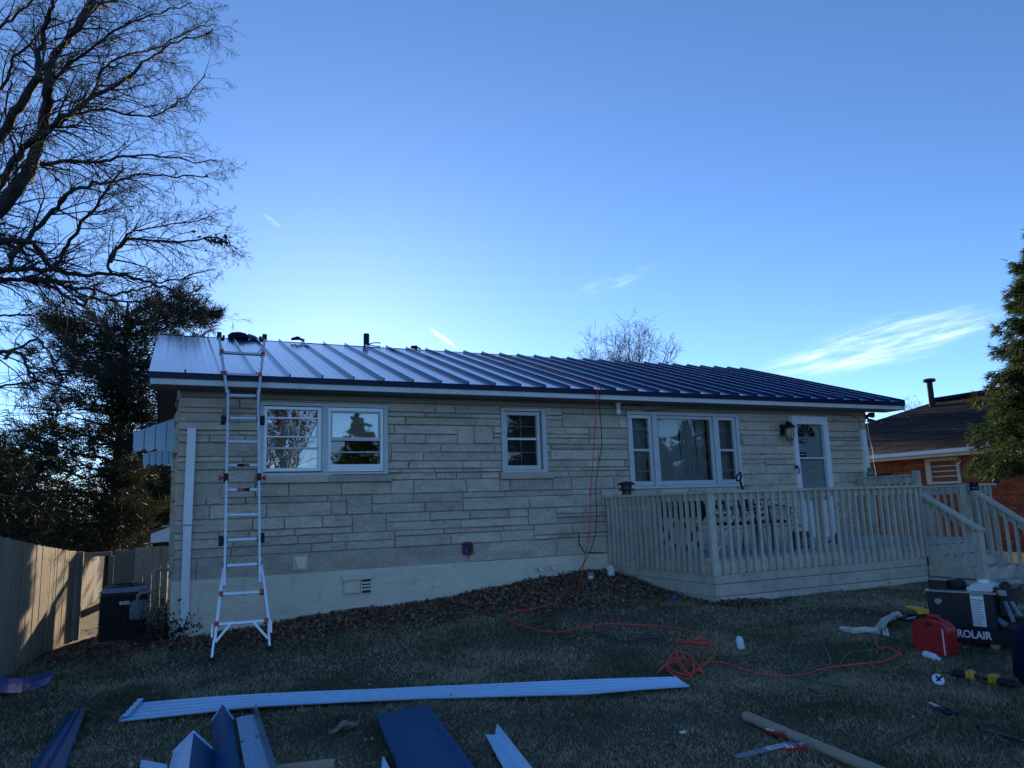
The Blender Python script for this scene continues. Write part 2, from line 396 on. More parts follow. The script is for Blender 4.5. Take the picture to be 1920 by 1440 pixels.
M['glassmir'] = glass('window_glass_storm', .26, (.6,.66,.66))
M['glassdark'] = glass('window_glass_screened', .03, (.45,.48,.50))

def grass_mat():
    m = bpy.data.materials.new('grass_blade'); m.use_nodes = True; N, L = m.node_tree.nodes, m.node_tree.links
    b = N['Principled BSDF']; b.inputs['Roughness'].default_value = .75; b.inputs['Specular IOR Level'].default_value = .2
    g = N.new('ShaderNodeNewGeometry'); rp = N.new('ShaderNodeValToRGB'); e = rp.color_ramp.elements
    e[0].position = 0; e[0].color = (.065,.100,.042,1); e[1].position = 1; e[1].color = (.64,.52,.36,1)
    for p, c in ((.35,(.085,.13,.065,1)),(.55,(.25,.22,.125,1)),(.8,(.45,.36,.23,1))):
        q = e.new(p); q.color = c
    nz = N.new('ShaderNodeTexNoise'); nz.inputs['Scale'].default_value = 1.1; nz.inputs['Detail'].default_value = 5; L.new(g.outputs['Position'], nz.inputs['Vector'])
    a = N.new('ShaderNodeMath'); a.operation = 'MULTIPLY_ADD'; a.inputs[1].default_value = 2.4; a.inputs[2].default_value = -1.12
    L.new(nz.outputs['Fac'], a.inputs[0]); s = N.new('ShaderNodeMath'); s.operation = 'MULTIPLY_ADD'; s.inputs[1].default_value = 1.05
    L.new(g.outputs['Random Per Island'], s.inputs[0]); L.new(a.outputs[0], s.inputs[2]); L.new(s.outputs[0], rp.inputs[0]); L.new(rp.outputs[0], b.inputs['Base Color'])
    tr = N.new('ShaderNodeBsdfTranslucent'); L.new(rp.outputs[0], tr.inputs[0]); mx = N.new('ShaderNodeMixShader'); mx.inputs[0].default_value = .25
    L.new(b.outputs[0], mx.inputs[1]); L.new(tr.outputs[0], mx.inputs[2]); L.new(mx.outputs[0], N['Material Output'].inputs[0]); return m
M['grass'] = grass_mat()
M['ground'] = mat('lawn_thatch', (.115,.10,.07), .95, var=.4, vscale=18, bump=.6, bscale=70, col2=(.08,.09,.055), c2lo=.42, c2hi=.62, c2scale=1.1, spec=.15)

# ------------------------------------------------------------------ ground
def axis(lo, hi, st, far):
    a = np.arange(lo, hi+1e-6, st); out = [a]
    e = [st]; p = lo; q = hi; L, R = [], []
    s = st
    while p > -far: s *= 1.35; p -= s; L.append(p)
    s = st
    while q < far: s *= 1.35; q += s; R.append(q)
    return np.concatenate([np.array(L[::-1]), a, np.array(R)])
gx, gy = axis(-6, 16, .14, 700), axis(-1, 16, .14, 700)
XX, YY = np.meshgrid(gx, gy); ZZ = gz(XX.ravel(), YY.ravel()).reshape(XX.shape)
ZZ = ZZ+np.where((np.abs(XX-5) < 12) & (np.abs(YY-7) < 9), rng.normal(0, .004, XX.shape), 0)
nx, ny = len(gx), len(gy)
ii = (np.arange(ny-1)[:, None]*nx+np.arange(nx-1)[None]).ravel()
gm = np_mesh('lawn', np.stack([XX, YY, ZZ], -1).reshape(-1, 3), np.stack([ii, ii+1, ii+nx+1, ii+nx], 1))
g_ob = link('lawn', gm, M['ground'], smooth=True, kind='structure')

# ------------------------------------------------------------------ stone house
HX0, HX1, HY0, HY1 = .085, 12.72, 10.5, 18.6
ZB, ZT, ZS = .80, 3.15, 3.235       # stone bottom, stone top, soffit
house = thing('stone_house', 'low grey limestone ranch house with a half white, half navy metal roof', 'house', (6.4, 14.5, .1))
OPEN = dict(left=(1.085, 2.86, .515+EYE, 3.115), mid=(4.665, 5.445, .515+EYE, 3.115), pic=(6.995, 9.41, .21+EYE, 3.115), door=(10.73, 11.62, .83, 3.09))
SILL = [(1.05, 2.905, .41+EYE, .515+EYE), (4.62, 5.535, .41+EYE, .515+EYE)]

def rect_sub(r, o):
    x0, x1, z0, z1 = r; a0, a1, b0, b1 = o
    if a0 >= x1 or a1 <= x0 or b0 >= z1 or b1 <= z0: return [r]
    out = []
    if x0 < a0: out.append((x0, a0, z0, z1))
    if a1 < x1: out.append((a1, x1, z0, z1))
    xa, xb = max(x0, a0), min(x1, a1)
    if z0 < b0: out.append((xa, xb, z0, b0))
    if b1 < z1: out.append((xa, xb, b1, z1))
    return out
def rect_sub_all(r, os):
    rs = [r]
    for o in os: rs = [q for p in rs for q in rect_sub(p, o)]
    return rs
ops = list(OPEN.values())
wall = MB()
for x0, x1, z0, z1 in rect_sub_all((HX0, HX1, ZB, ZS+.05), ops): wall.box(x0, x1, HY0, HY0+.22, z0, z1)
wall.box(HX0, HX0+.22, HY0+.22, HY1, ZB, ZS+.05); wall.box(HX1-.22, HX1, HY0+.22, HY1, ZB, ZS+.05); wall.box(HX0+.22, HX1-.22, HY1-.22, HY1, ZB, ZS+.05)
part('wall', wall, M['mortar'], house)
fw = MB(); fw.box(HX0-.015, HX1+.015, HY0-.035, HY1+.015, -.6, ZB); part('foundation_wall', fw, M['found'], house)
# irregular lower edge of the stonework
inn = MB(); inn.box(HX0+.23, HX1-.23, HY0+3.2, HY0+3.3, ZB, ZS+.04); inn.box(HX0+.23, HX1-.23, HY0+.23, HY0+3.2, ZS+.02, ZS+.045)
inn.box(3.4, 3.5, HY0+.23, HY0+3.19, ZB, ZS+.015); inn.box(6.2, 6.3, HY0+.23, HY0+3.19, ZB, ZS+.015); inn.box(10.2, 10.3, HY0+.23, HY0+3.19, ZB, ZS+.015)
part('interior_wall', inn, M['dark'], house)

rs_ = random.Random(11)
def split_row(x0, x1, lo, hi):
    xs = [x0]
    while xs[-1] < x1-1e-6:
        w = rs_.uniform(lo, hi)
        if x1-xs[-1]-w < lo*.7: w = x1-xs[-1]
        xs.append(min(x1, xs[-1]+w))
    return list(zip(xs[:-1], xs[1:]))
stones = []
z = ZB
stones += [(a, b, z-(.03 if a < 4 else 0), z+.27) for a, b in ((HX0,.36),(.36,4.08),(4.08,5.55),(5.55,7.2),(7.2,9.1),(9.1,10.9),(10.9,HX1))]
z += .27
while z < ZT-.03:
    h = rs_.uniform(.19, .28)
    if ZT-z-h < .12: h = ZT-z
    x = HX0
    while x < HX1-1e-6:
        if rs_.random() < .11:
            w = rs_.uniform(.22, .55); w = min(w, HX1-x)
            if h > .22:
                stones.append((x, x+w, z, z+h))
            x += w
        else:
            w = rs_.uniform(1.3, 3.0)
            if HX1-x-w < .5: w = HX1-x
            if h < .2: rows = [(0, h)]
            else:
                k = rs_.choice([.28, .36, .5, .5, .62, .68]); rows = [(0, h*k), (h*k, h)]
                if h > .25 and rs_.random() < .35: rows = [(0, h*.36), (h*.36, h*.58), (h*.58, h)]
            for a, b in rows:
                for p, q in split_row(x, x+w, .3 if b-a > .08 else .4, 1.15): stones.append((p, q, z+a, z+b))
            x += w
    z += h
pcs = []
for r in stones:
    for p in rect_sub_all(r, ops+SILL):
        if p[1]-p[0] > .05 and p[3]-p[2] > .025: pcs.append(p)
def stone_mesh(mb, r):
    x0, x1, z0, z1 = r; j = .0028; x0 += j; x1 -= j; z0 += j; z1 -= j
    yb = HY0-.008; nxs = 6 if x1-x0 > .5 else (4 if x1-x0 > .25 else 2)
    e = min(.008, (z1-z0)*.2, (x1-x0)*.2); base = rs_.uniform(.006, .024)
    xs = [x0]+list(np.linspace(x0+e, x1-e, nxs+1))+[x1]; zs = [z0, z0+e, (z0+z1)/2+rs_.uniform(-.3, .3)*(z1-z0-2*e)*.5, z1-e, z1]
    rough = rs_.choice([.003, .008, .014, .020]); lo = rs_.choice([0, 0, .010, .018])
    V = []
    for k, zz in enumerate(zs):
        for i, xx in enumerate(xs):
            rim = i in (0, len(xs)-1) or k in (0, 4)
            y = yb if rim else yb-base-rs_.uniform(0, rough)-(lo if k == 1 else 0)+(.3*lo if k == 3 else 0)
            zj = 0 if rim or k != 2 else rs_.uniform(-.22, .22)*(z1-z0)
            V.append((xx, y, zz+zj))
    n = len(xs); mb.add(V, [(k*n+i, k*n+i+1, (k+1)*n+i+1, (k+1)*n+i) for k in range(4) for i in range(n-1)])
pcs.sort(key=lambda r: -((r[1]-r[0])*(r[3]-r[2])*(.25 if r[0] > 6.6 and r[3] < 1.7 else 1)))
for r in pcs[:296]:
    mb = MB(); stone_mesh(mb, r); part('stone', mb, M['stone'], house)
mb = MB()
for r in pcs[296:]: stone_mesh(mb, r)
if mb.v: part('stone', mb, M['stone'], house, kind='stuff')
# rough stone ends along the left side wall
mb = MB(); z = ZB
while z < ZT:
    h = rs_.uniform(.09, .24); y = HY0-.01
    while y < HY1-.1:
        w = rs_.uniform(.25, .8); p = rs_.uniform(.01, .055); zz = min(z+h, ZT)
        mb.hexa([(HX0-p,y+.006,z+.006),(HX0+.02,y+.006,z+.006),(HX0+.02,y+w-.006,z+.006),(HX0-p*.6,y+w-.006,z+.006),(HX0-p*.7,y+.006,zz-.006),(HX0+.02,y+.006,zz-.006),(HX0+.02,y+w-.006,zz-.006),(HX0-p,y+w-.006,zz-.006)])
        y += w
    z += h
part('side_stone', mb, M['stone'], house, kind='stuff')

# frieze, soffit, fascia
EX0, EX1, EY0, EZ = -.28, 13.34, 10.05, 3.39
RY, RZ = 14.55, 4.88
SL = (RZ-EZ)/(RY-EY0)
EY1 = RY+(RY-EY0)
mb = MB(); mb.box(HX0+.02, HX1, HY0-.045, HY0-.012, ZT+.004, ZS-.002); part('frieze_board', mb, M['frieze'], house)
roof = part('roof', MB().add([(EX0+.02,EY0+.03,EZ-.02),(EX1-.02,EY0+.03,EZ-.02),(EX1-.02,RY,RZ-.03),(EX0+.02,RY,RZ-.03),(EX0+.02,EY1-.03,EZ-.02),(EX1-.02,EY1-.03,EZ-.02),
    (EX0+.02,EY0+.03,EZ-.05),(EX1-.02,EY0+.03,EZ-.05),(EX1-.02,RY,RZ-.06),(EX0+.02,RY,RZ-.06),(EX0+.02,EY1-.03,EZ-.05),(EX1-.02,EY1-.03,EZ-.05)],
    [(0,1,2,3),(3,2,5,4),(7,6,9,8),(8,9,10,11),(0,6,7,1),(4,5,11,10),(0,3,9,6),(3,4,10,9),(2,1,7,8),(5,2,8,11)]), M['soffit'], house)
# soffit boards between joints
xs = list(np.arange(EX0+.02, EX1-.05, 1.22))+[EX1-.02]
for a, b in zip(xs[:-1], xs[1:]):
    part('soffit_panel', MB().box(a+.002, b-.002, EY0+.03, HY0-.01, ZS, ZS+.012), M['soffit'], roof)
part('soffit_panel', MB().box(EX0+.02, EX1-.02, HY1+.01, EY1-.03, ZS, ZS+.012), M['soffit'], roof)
# gable ends: triangular infill flush over side walls
for X0, X1 in ((HX0, HX0+.1), (HX1-.1, HX1)):
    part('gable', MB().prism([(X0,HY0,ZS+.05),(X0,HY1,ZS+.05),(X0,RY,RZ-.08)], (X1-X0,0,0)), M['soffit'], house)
for a, b in ((EX0+.012, 3.1), (3.104, 6.6), (6.604, 10.2), (10.204, EX1-.012)):
    part('fascia_board', MB().box(a, b, EY0-.006, EY0+.028, ZS+.006, EZ-.062), M['whitewood'], roof)
part('fascia_board', MB().box(EX0+.012, EX1-.012, EY1-.028, EY1+.006, ZS+.006, EZ-.062), M['whitewood'], roof)
part('drip_edge', MB().box(EX0-.004, EX1+.004, EY0-.03, EY0-.008, EZ-.075, EZ+.004), M['navydark'], roof)
def rake(X, w):
    mb = MB(); 
    for y0, z0, y1, z1 in ((EY0-.008,EZ,RY,RZ),(RY,RZ,EY1,EZ)):
        mb.hexa([(X,y0,z0-.16),(X+w,y0,z0-.16),(X+w,y1,z1-.16),(X,y1,z1-.16),(X,y0,z0-.004),(X+w,y0,z0-.004),(X+w,y1,z1-.004),(X,y1,z1-.004)])
    return mb
part('rake_board', rake(EX0-.004, .022), M['navydark'], roof); part('rake_board', rake(EX1-.018, .022), M['navydark'], roof)
# standing seam panels: one mesh shared by the front ones, one by the back ones
PW = (EX1-EX0)/32
def panel_mesh(back):
    prof = [(0,0)]
    for k in range(4):
        c = PW*(k+1)/5
        prof += [(c-.018,0),(c-.008,.0016),(c+.008,.0016),(c+.018,0)]
    prof += [(PW-.024,0),(PW-.0225,.048),(PW-.003,.048),(PW-.0015,0)]
    ny = 6; rows = []
    for i in range(ny+1):
        t = i/ny; y = (EY0-.038)+(RY+.012-EY0+.038)*t; z = EZ+.012+(y-EY0)*SL
        if back: y = 2*RY-y
        rows.append([(x, y-RY, z+h-RZ) for x, h in (prof if not back else prof)])
    m = MB(); m.strip(rows)
    n = len(prof)
    m.f.append((n-4, n-3, n-2, n-1)); b = ny*n; m.f.append((b+n-4, b+n-1, b+n-2, b+n-3))
    if back: m.f = [f[::-1] for f in m.f]
    return m.mesh('roof_panel')
pf, pb = panel_mesh(False), panel_mesh(True)
for k in range(32):
    o = link('roof_panel', pf, M['navy'], roof, (EX0+k*PW, RY, RZ+random.uniform(-.003,.003)))
    link('roof_panel', pb, M['navy'], roof, (EX0+k*PW, RY, RZ))

# ---------------- windows (house > window > pieces)
def frame_rect(mb, x0, x1, z0, z1, y0, y1, wl_, wr, wb, wt):
    mb.box(x0, x0+wl_, y0, y1, z0, z1); mb.box(x1-wr, x1, y0, y1, z0, z1)
    mb.box(x0+wl_, x1-wr, y0, y1, z0, z0+wb); mb.box(x0+wl_, x1-wr, y0, y1, z1-wt, z1); return mb
def pane(x0, x1, z0, z1, y, par, g='glass'):
    part('pane', MB().add([(x0,y,z0),(x1,y,z0),(x1,y,z1),(x0,y,z1)], [(0,1,2,3)]), M[g], par)
def px_x(px, py, Y=HY0): return atY(px, py, Y).x
def px_z(px, py, Y=HY0): return atY(px, py, Y).z
# left double window
x0, x1, z0, z1 = OPEN['left']; yF = HY0-.05
w = part('window', frame_rect(MB(), x0, x1, z0, z1, yF, HY0+.16, .055, .06, .03, .05), M['frame'], house, label='wide double window, its right sash raised open')
xm0, xm1 = px_x(604, 830), px_x(612, 830)
part('mullion', MB().box(xm0-.01, xm1+.01, yF-.008, HY0+.15, z0+.032, z1-.052), M['frame'], w)
a0, a1 = x0+.057, xm0-.012
part('storm_frame', frame_rect(MB(), a0, a1, z0+.05, z1-.06, HY0-.025, HY0+.03, .04, .05, .045, .04), M['alu'], w)
zr = [px_z(540, y) for y in (784, 819, 840.5)]
for zz, t in zip(zr, (.02, .018, .028)): part('rail', MB().box(a0+.042, a1-.052, HY0-.012, HY0+.012, zz-t/2, zz+t/2), M['alu'] if t < .025 else M['frame'], w)
pane(a0+.04, a1-.05, z0+.095, z1-.10, HY0+.016, w, 'glassmir')
b0, b1 = xm1+.012, x1-.062
part('storm_frame', frame_rect(MB(), b0, b1, z0+.04, z1-.055, HY0-.025, HY0+.03, .045, .045, .10, .05), M['alu'], w)
zm = px_z(665, 824)
part('sash', frame_rect(MB(), b0+.05, b1-.05, zm-.02, z1-.11, HY0-.015, HY0+.02, .018, .018, .05, .018), M['frame'], w)
pane(b0+.066, b1-.066, zm+.03, z1-.125, HY0+.005, w, 'glassmir')
zb_ = px_z(665, 848); part('rail', MB().box(b0+.047, b1-.047, HY0-.01, HY0+.01, zb_-.008, zb_+.008), M['frame'], w)
pane(b0+.045, b1-.045, z0+.14, zm-.022, HY0+.06, w, 'glass')
part('blind', MB().box(a0, a1, HY0+.10, HY0+.11, z0+.04, z1-.3), M['blind'], w)
part('blind', MB().box(b0, b1, HY0+.10, HY0+.11, zm, z1-.06), M['blind'], w)
for a, b in ((1.05, 2.005), (2.011, 2.905)):
    part('sill', MB().box(a, b, HY0-.085, HY0+.02, .41+EYE, .50+EYE), M['stone'], w)
part('sill_cap', MB().box(x0+.02, 2.06, HY0-.06, HY0+.01, .503+EYE, .53+EYE), M['frame'], w)
# middle window
x0, x1, z0, z1 = OPEN['mid']
w = part('window', frame_rect(MB(), x0, x1, z0, z1, HY0-.05, HY0+.16, .05, .07, .035, .04), M['frame'], house, label='small single window with dark screened glass')
part('sash', frame_rect(MB(), x0+.055, x1-.10, z0+.04, z1-.05, HY0-.02, HY0+.04, .05, .055, .065, .055), M['frame'], w)
zm = px_z(980, 823); ax0, ax1, az0, az1 = x0+.105, x1-.155, z0+.105, z1-.105
part('meeting_rail', MB().box(ax0, ax1, HY0+.0, HY0+.03, zm-.016, zm+.016), M['alu'], w)
mb = MB(); mb.box((ax0+ax1)/2-.007, (ax0+ax1)/2+.007, HY0+.035, HY0+.045, az0, az1)
for zz in (zm-.21, zm+.2): mb.box(ax0, ax1, HY0+.033, HY0+.047, zz-.007, zz+.007)
part('muntin', mb, M['alu'], w); pane(ax0, ax1, az0, az1, HY0+.028, w, 'glassdark')
part('blind', MB().box(x0, x1, HY0+.12, HY0+.13, z0+.03, z1-.03), M['screen'], w)
part('sill', MB().box(4.625, 5.53, HY0-.085, HY0+.02, .41+EYE, .512+EYE), M['stone'], w)
# picture window
x0, x1, z0, z1 = OPEN['pic']
w = part('window', frame_rect(MB(), x0, x1, z0, z1, HY0-.05, HY0+.16, .05, .07, .05, .05), M['frame'], house, label='three-part picture window with pale curtains')
xm = [(px_x(1220,800), px_x(1227.5,800)), (px_x(1334,800), px_x(1341,800))]
for a, b in xm: part('mullion', MB().box(a, b, HY0-.06, HY0+.15, z0+.052, z1-.052), M['frame'], w)
for (a, b), kind in (((x0+.055, xm[0][0]-.004), 's'), ((xm[1][1]+.004, x1-.075), 's'), ((xm[0][1]+.004, xm[1][0]-.004), 'c')):
    t = .055 if kind == 's' else .05
    part('sash', frame_rect(MB(), a, b, z0+.055, z1-.055, HY0-.02, HY0+.03, t, t, .07, .055), M['frame'] if kind == 'c' else M['alu'], w)
    pane(a+t, b-t, z0+.12, z1-.11, HY0+.01, w, 'glass')
    if kind == 's':
        zm = z0+.055+(z1-z0-.11)*.5; part('meeting_rail', MB().box(a+t, b-t, HY0-.01, HY0+.02, zm-.02, zm+.02), M['frame'], w)
        mb = MB()
        for zz in (zm-.36, zm+.36): mb.box(a+t, b-t, HY0+.014, HY0+.022, zz-.007, zz+.007)
        part('muntin', mb, M['frame'], w)
def curtain(xa, xb, za, zb_, y, folds, amp, skew=0.0, mt='curtain'):
    n = folds*8; rows = []
    for k in range(9):
        t = k/8; row = []
        for i in range(n+1):
            s = i/n; row.append((xa+(xb-xa)*s+skew*(1-t)*(s-.2), y+amp*math.sin(s*folds*2*math.pi+.5*math.sin(3*t))*(.5+.5*(1-t)), za+(zb_-za)*t))
        rows.append(row)
    part('curtain', MB().strip(rows), M[mt], w, smooth=True)
c0, c1 = xm[0][1], xm[1][0]; cw = c1-c0
curtain(c0, c0+cw*.13, z0+.1, z1-.05, HY0+.19, 2, .02, .1)
curtain(c0+cw*.19, c0+cw*.50, z0+.1, z1-.05, HY0+.19, 3, .025, .09)
curtain(c0+cw*.55, c0+cw*.80, z0+.1, z1-.05, HY0+.19, 4, .03, .04)
curtain(c0+cw*.83, c1, z0+.1, z1-.05, HY0+.19, 3, .02, 0)
curtain(x0+.05, xm[0][0], z0+.05, z1-.05, HY0+.17, 5, .02, 0, 'sheer')
curtain(xm[1][1], x1-.05, z0+.05, z1-.05, HY0+.17, 5, .02, 0, 'sheer')
# front door
x0, x1, z0, z1 = OPEN['door']
d = part('door', MB().box(x0+.07, x1-.07, HY0+.06, HY0+.10, z0+.02, z1-.06), M['doorp'], house, label='pale front door behind a white storm door')
part('storm_frame', frame_rect(MB(), x0-.02, x1, z0, z1+.02, HY0-.06, HY0+.04, .10, .12, .03, .15), M['white'], d)
part('storm_rail', MB().box(x0+.085, x1-.125, HY0-.035, HY0-.01, px_z(1520,859)-.012, px_z(1520,859)+.012), M['white'], d)
pane(x0+.085, x1-.125, z0+.7, z1-.14, HY0+.0, d, 'glass')
part('storm_panel', MB().box(x0+.085, x1-.125, HY0-.03, HY0-.005, z0+.03, z0+.68), M['white'], d)
cx, cz, rr = (x0+x1)/2-.04, px_z(1510, 818), .235
fan = MB(); pl = [(cx-rr, HY0+.055, cz)]+[(cx-rr*math.cos(t), HY0+.055, cz+rr*.98*math.sin(t)) for t in np.linspace(0, math.pi, 15)]+[(cx+rr, HY0+.055, cz)]
fan.prism(pl[1:-1], (0,.004,0)); part('fanlight', fan, M['black'], d)
ring = MB(); ring.tube([(cx-(rr+.012)*math.cos(t), HY0+.052, cz+(rr+.012)*math.sin(t)) for t in np.linspace(0, math.pi, 15)], .014, 5); ring.tube([(cx-rr-.02, HY0+.052, cz-.012), (cx+rr+.02, HY0+.052, cz-.012)], .014, 5); part('fanlight_rim', ring, M['doorp'], d)
mb = MB()
for k in range(5):
    t = math.pi*(k+1)/6; mb.tube([(cx, HY0+.05, cz), (cx-rr*math.cos(t), HY0+.05, cz+rr*math.sin(t))], .006, 4)
part('fanlight_bars', mb, M['doorp'], d)
for pa, pb_ in (((1499.8,824),(1514.4,829)), ((1497,848),(1512,856.5))):
    a, b = atY(*pa, HY0-.01), atY(*pb_, HY0-.01)
    m_ = MB(); m_.box(a.x, b.x, HY0-.012, HY0-.003, b.z, a.z); 
    pq = part('plaque', m_, M['black'], d)
    t_ = MB(); t_.box(a.x+.02, b.x-.02, HY0-.0145, HY0-.0125, (a.z+b.z)/2-.006, (a.z+b.z)/2+.004); part('plaque_text', t_, M['whitewood'], pq)
for px_ in (1508, 1526):
    for ya, yb in ((872, 884), (897, 912)):
        a, b = atY(px_-5, ya, HY0+.06), atY(px_+5, yb, HY0+.06); m_ = MB(); frame_rect(m_, a.x, b.x, b.z, a.z, HY0+.05, HY0+.058, .015, .015, .015, .015); part('door_panel', m_, M['doorp'], d)
h_ = MB(); p = atY(1494, 876, HY0-.08); h_.box(p.x-.025, p.x+.02, p.y-.01, HY0-.062, p.z-.02, p.z+.035); h_.tube([(p.x+.005, p.y-.02, p.z+.01), (p.x+.012, p.y-.04, p.z-.05), (p.x+.012, p.y-.02, p.z-.12)], .012, 6); part('door_handle', h_, M['black'], d)

# wall lantern left of the door
p = atY(1468, 805, HY0-.03)
ln = part('lantern', MB().box(p.x-.07, p.x+.06, HY0-.06, HY0-.025, p.z-.11, p.z+.09), M['black'], house)
q = atY(1480, 808, HY0-.22)
lb = MB(); lb.lathe((q.x, q.y, q.z-.13), [(.02,-.05),(.055,0),(.075,.05),(.075,.15),(.06,.19)], 12); part('lantern_glass', lb, M['amber'], ln, smooth=True)
lc = MB(); lc.lathe((q.x, q.y, q.z+.06), [(.13,0),(.12,.02),(.06,.07),(.025,.11)], 12); lc.tube([(p.x, HY0-.06, p.z+.04), (p.x+.03, HY0-.13, p.z+.15), (q.x, q.y, q.z+.15)], .014, 6)
for k in range(6):
    an = k*math.pi/3; lc.tube([(q.x+.08*math.cos(an), q.y+.08*math.sin(an), q.z+.06), (q.x+.088*math.cos(an), q.y+.088*math.sin(an), q.z-.08), (q.x+.04*math.cos(an), q.y+.04*math.sin(an), q.z-.19)], .007, 4)
part('lantern_cage', lc, M['black'], ln)

# downspouts
def downspout(pts, wx, wy, label):
    mb = MB()
    for a, b in zip(pts[:-1], pts[1:]): mb.bar(a, b, wx, wy, up=(0,1,0))
    return part('downspout', mb, M['white'], house, label=label)
a, b, c = atY(359.5, 803, HY0-.075), atY(351.5, 984, HY0-.075), atY(345.5, 1165, HY0-.075)
ds = downspout([a, b], .105, .075, 'white left downspout with its top end cut open')
part('downspout_section', MB().bar(b-Vector((0,0,.004)), c, .098, .068, up=(0,1,0)).bar(c+Vector((.0,0,.03)), c+Vector((-.10,-.05,-.10)), .09, .065, up=(0,1,0)), M['white'], ds)
part('downspout_strap', MB().box(b.x-.30, b.x+.08, HY0-.118, HY0-.112, b.z-.012, b.z+.006), M['pipe'], ds)
a, b = atY(1617, 806, HY0-.06), atY(1630, 893, HY0-.06); b = a+(b-a)*3.0; b = Vector((a.x+.02, a.y, 1.0))
downspout([a, b], .10, .07, 'short white downspout at the right corner of the stone wall')
# vents, pipes, boxes on the front wall
p = atY(563, 1057, HY0-.02)
vh = MB(); vh.hexa([(p.x-.05,HY0-.13,p.z-.06),(p.x+.05,HY0-.13,p.z-.06),(p.x+.05,HY0-.04,p.z-.06),(p.x-.05,HY0-.04,p.z-.06),(p.x-.075,HY0-.06,p.z+.085),(p.x+.075,HY0-.06,p.z+.085),(p.x+.075,HY0-.04,p.z+.085),(p.x-.075,HY0-.04,p.z+.085)])
vh.box(p.x-.095, p.x+.095, HY0-.042, HY0-.03, p.z-.09, p.z+.1); part('dryer_vent', vh, M['found'], house)
a, b = atY(642, 1083, HY0-.04), atY(697, 1110, HY0-.04)
cv = frame_rect(MB(), a.x, b.x, b.z-.02, a.z, HY0-.055, HY0-.03, .015, .015, .015, .02); cv.box(a.x-.01, b.x+.01, HY0-.085, HY0-.036, a.z-.04, a.z+.03); xm_ = a.x+(b.x-a.x)*.62
cv.box(xm_, xm_+.014, HY0-.054, HY0-.034, b.z-.005, a.z-.04)
for zz in (b.z+.03, b.z+.075, b.z+.12): cv.box(xm_+.014, b.x-.015, HY0-.05, HY0-.036, zz, zz+.026)
o = part('crawl_vent', cv, M['found'], house); part('vent_shade_plate', MB().box(a.x+.01, b.x-.01, HY0-.0375, HY0-.0355, b.z-.015, a.z-.02), M['dark'], o); part('vent_plate', MB().box(a.x+.022, xm_-.008, HY0-.048, HY0-.038, b.z+.004, a.z-.045), M['found'], o)  # flat dark plate behind the frame stands in for shade in the vent opening
a = atY(876.5, 1028, HY0-.05)
def rnd_rect(cx, cz, w, h, rad, n=4):
    out = []
    for sx, sz, a0 in ((1,1,0),(-1,1,90),(-1,-1,180),(1,-1,270)):
        for k in range(n+1): t = math.radians(a0+90*k/n); out.append((cx+sx*(w/2-rad)+rad*math.cos(t), cz+sz*(h/2-rad)+rad*math.sin(t)))
    return out
M['darkred'] = mat('faded_dark_red', (.20,.022,.026), .5, var=.15, bump=.05)
rb = MB(); rb.prism([(x, HY0-.085, z_) for x, z_ in rnd_rect(a.x, a.z, .155, .19, .045)], (0,.06,0)); o = part('utility_box', rb, M['darkred'], house, label='dark red round-cornered box on the lowest stone course')
rb = MB(); rb.prism([(x, HY0-.093, z_) for x, z_ in rnd_rect(a.x-.012, a.z, .105, .14, .03)], (0,.007,0)); part('box_cover', rb, M['black'], o)
part('box_tag', MB().box(a.x-.05, a.x-.02, HY0-.097, HY0-.0945, a.z-.055, a.z+.02), M['cobalt'], o)
for px_, py_, L_ in ((1017, 1065, .14), (1042, 1063, .10)):
    a = atY(px_, py_, HY0-.12); mb = MB(); mb.lathe((a.x, HY0-.03, a.z), [(.032,0),(.032,L_-.04),(.043,L_-.04),(.043,L_),(.033,L_),(.033,L_-.05)], 12, (-.25,-1,.0)); part('pvc_pipe', mb, M['pvc'], house)
for q in (((1085,1000),(1086,1020),(1095,1035),(1133,1037)),):
    part('wall_cable', MB().tube([atY(x, y, HY0-.045) for x, y in q], .008, 5), M['darkhose'], house)
a = atY(1158.5, 752, HY0-.2)
lf = MB(); lf.lathe((a.x, HY0-.2, ZS), [(.05,0),(.05,-.03),(.032,-.05),(.032,-.09)], 10); o = part('soffit_socket', lf, M['pvc'], house)
lf = MB(); lf.lathe((a.x, HY0-.2, ZS-.09), [(.026,0),(.042,-.05),(.042,-.09),(.02,-.115)], 10); part('light_bulb', lf, M['white'], o, smooth=True)
# cable along the soffit to the right end
part('eave_cable', MB().tube([(a.x+.08,HY0-.06,ZS-.01),(a.x+.6,HY0-.05,ZS-.012),(a.x+.65,HY0-.05,ZT-.03),(a.x+1.2,HY0-.055,ZT+.04),(10.4,HY0-.055,ZT+.05),(12.2,HY0-.055,ZT+.02),(12.5,HY0-.055,ZT-.06),(12.58,HY0-.05,ZT-.5)], .006, 4), M['darkhose'], house)
# security lights on the right corner
a = atY(1622, 782, HY0+.05)
sl = MB(); sl.box(12.70, 12.82, HY0-.02, HY0+.05, a.z-.05, a.z+.05); sl.lathe((12.80, HY0-.0, a.z+.04), [(.03,0),(.05,.06),(.055,.14)], 8, (.8,-.5,-.1)); sl.lathe((12.80, HY0-.0, a.z-.06), [(.03,0),(.05,.06),(.055,.14)], 8, (.6,-.6,-.45)); part('security_light', sl, M['black'], house)

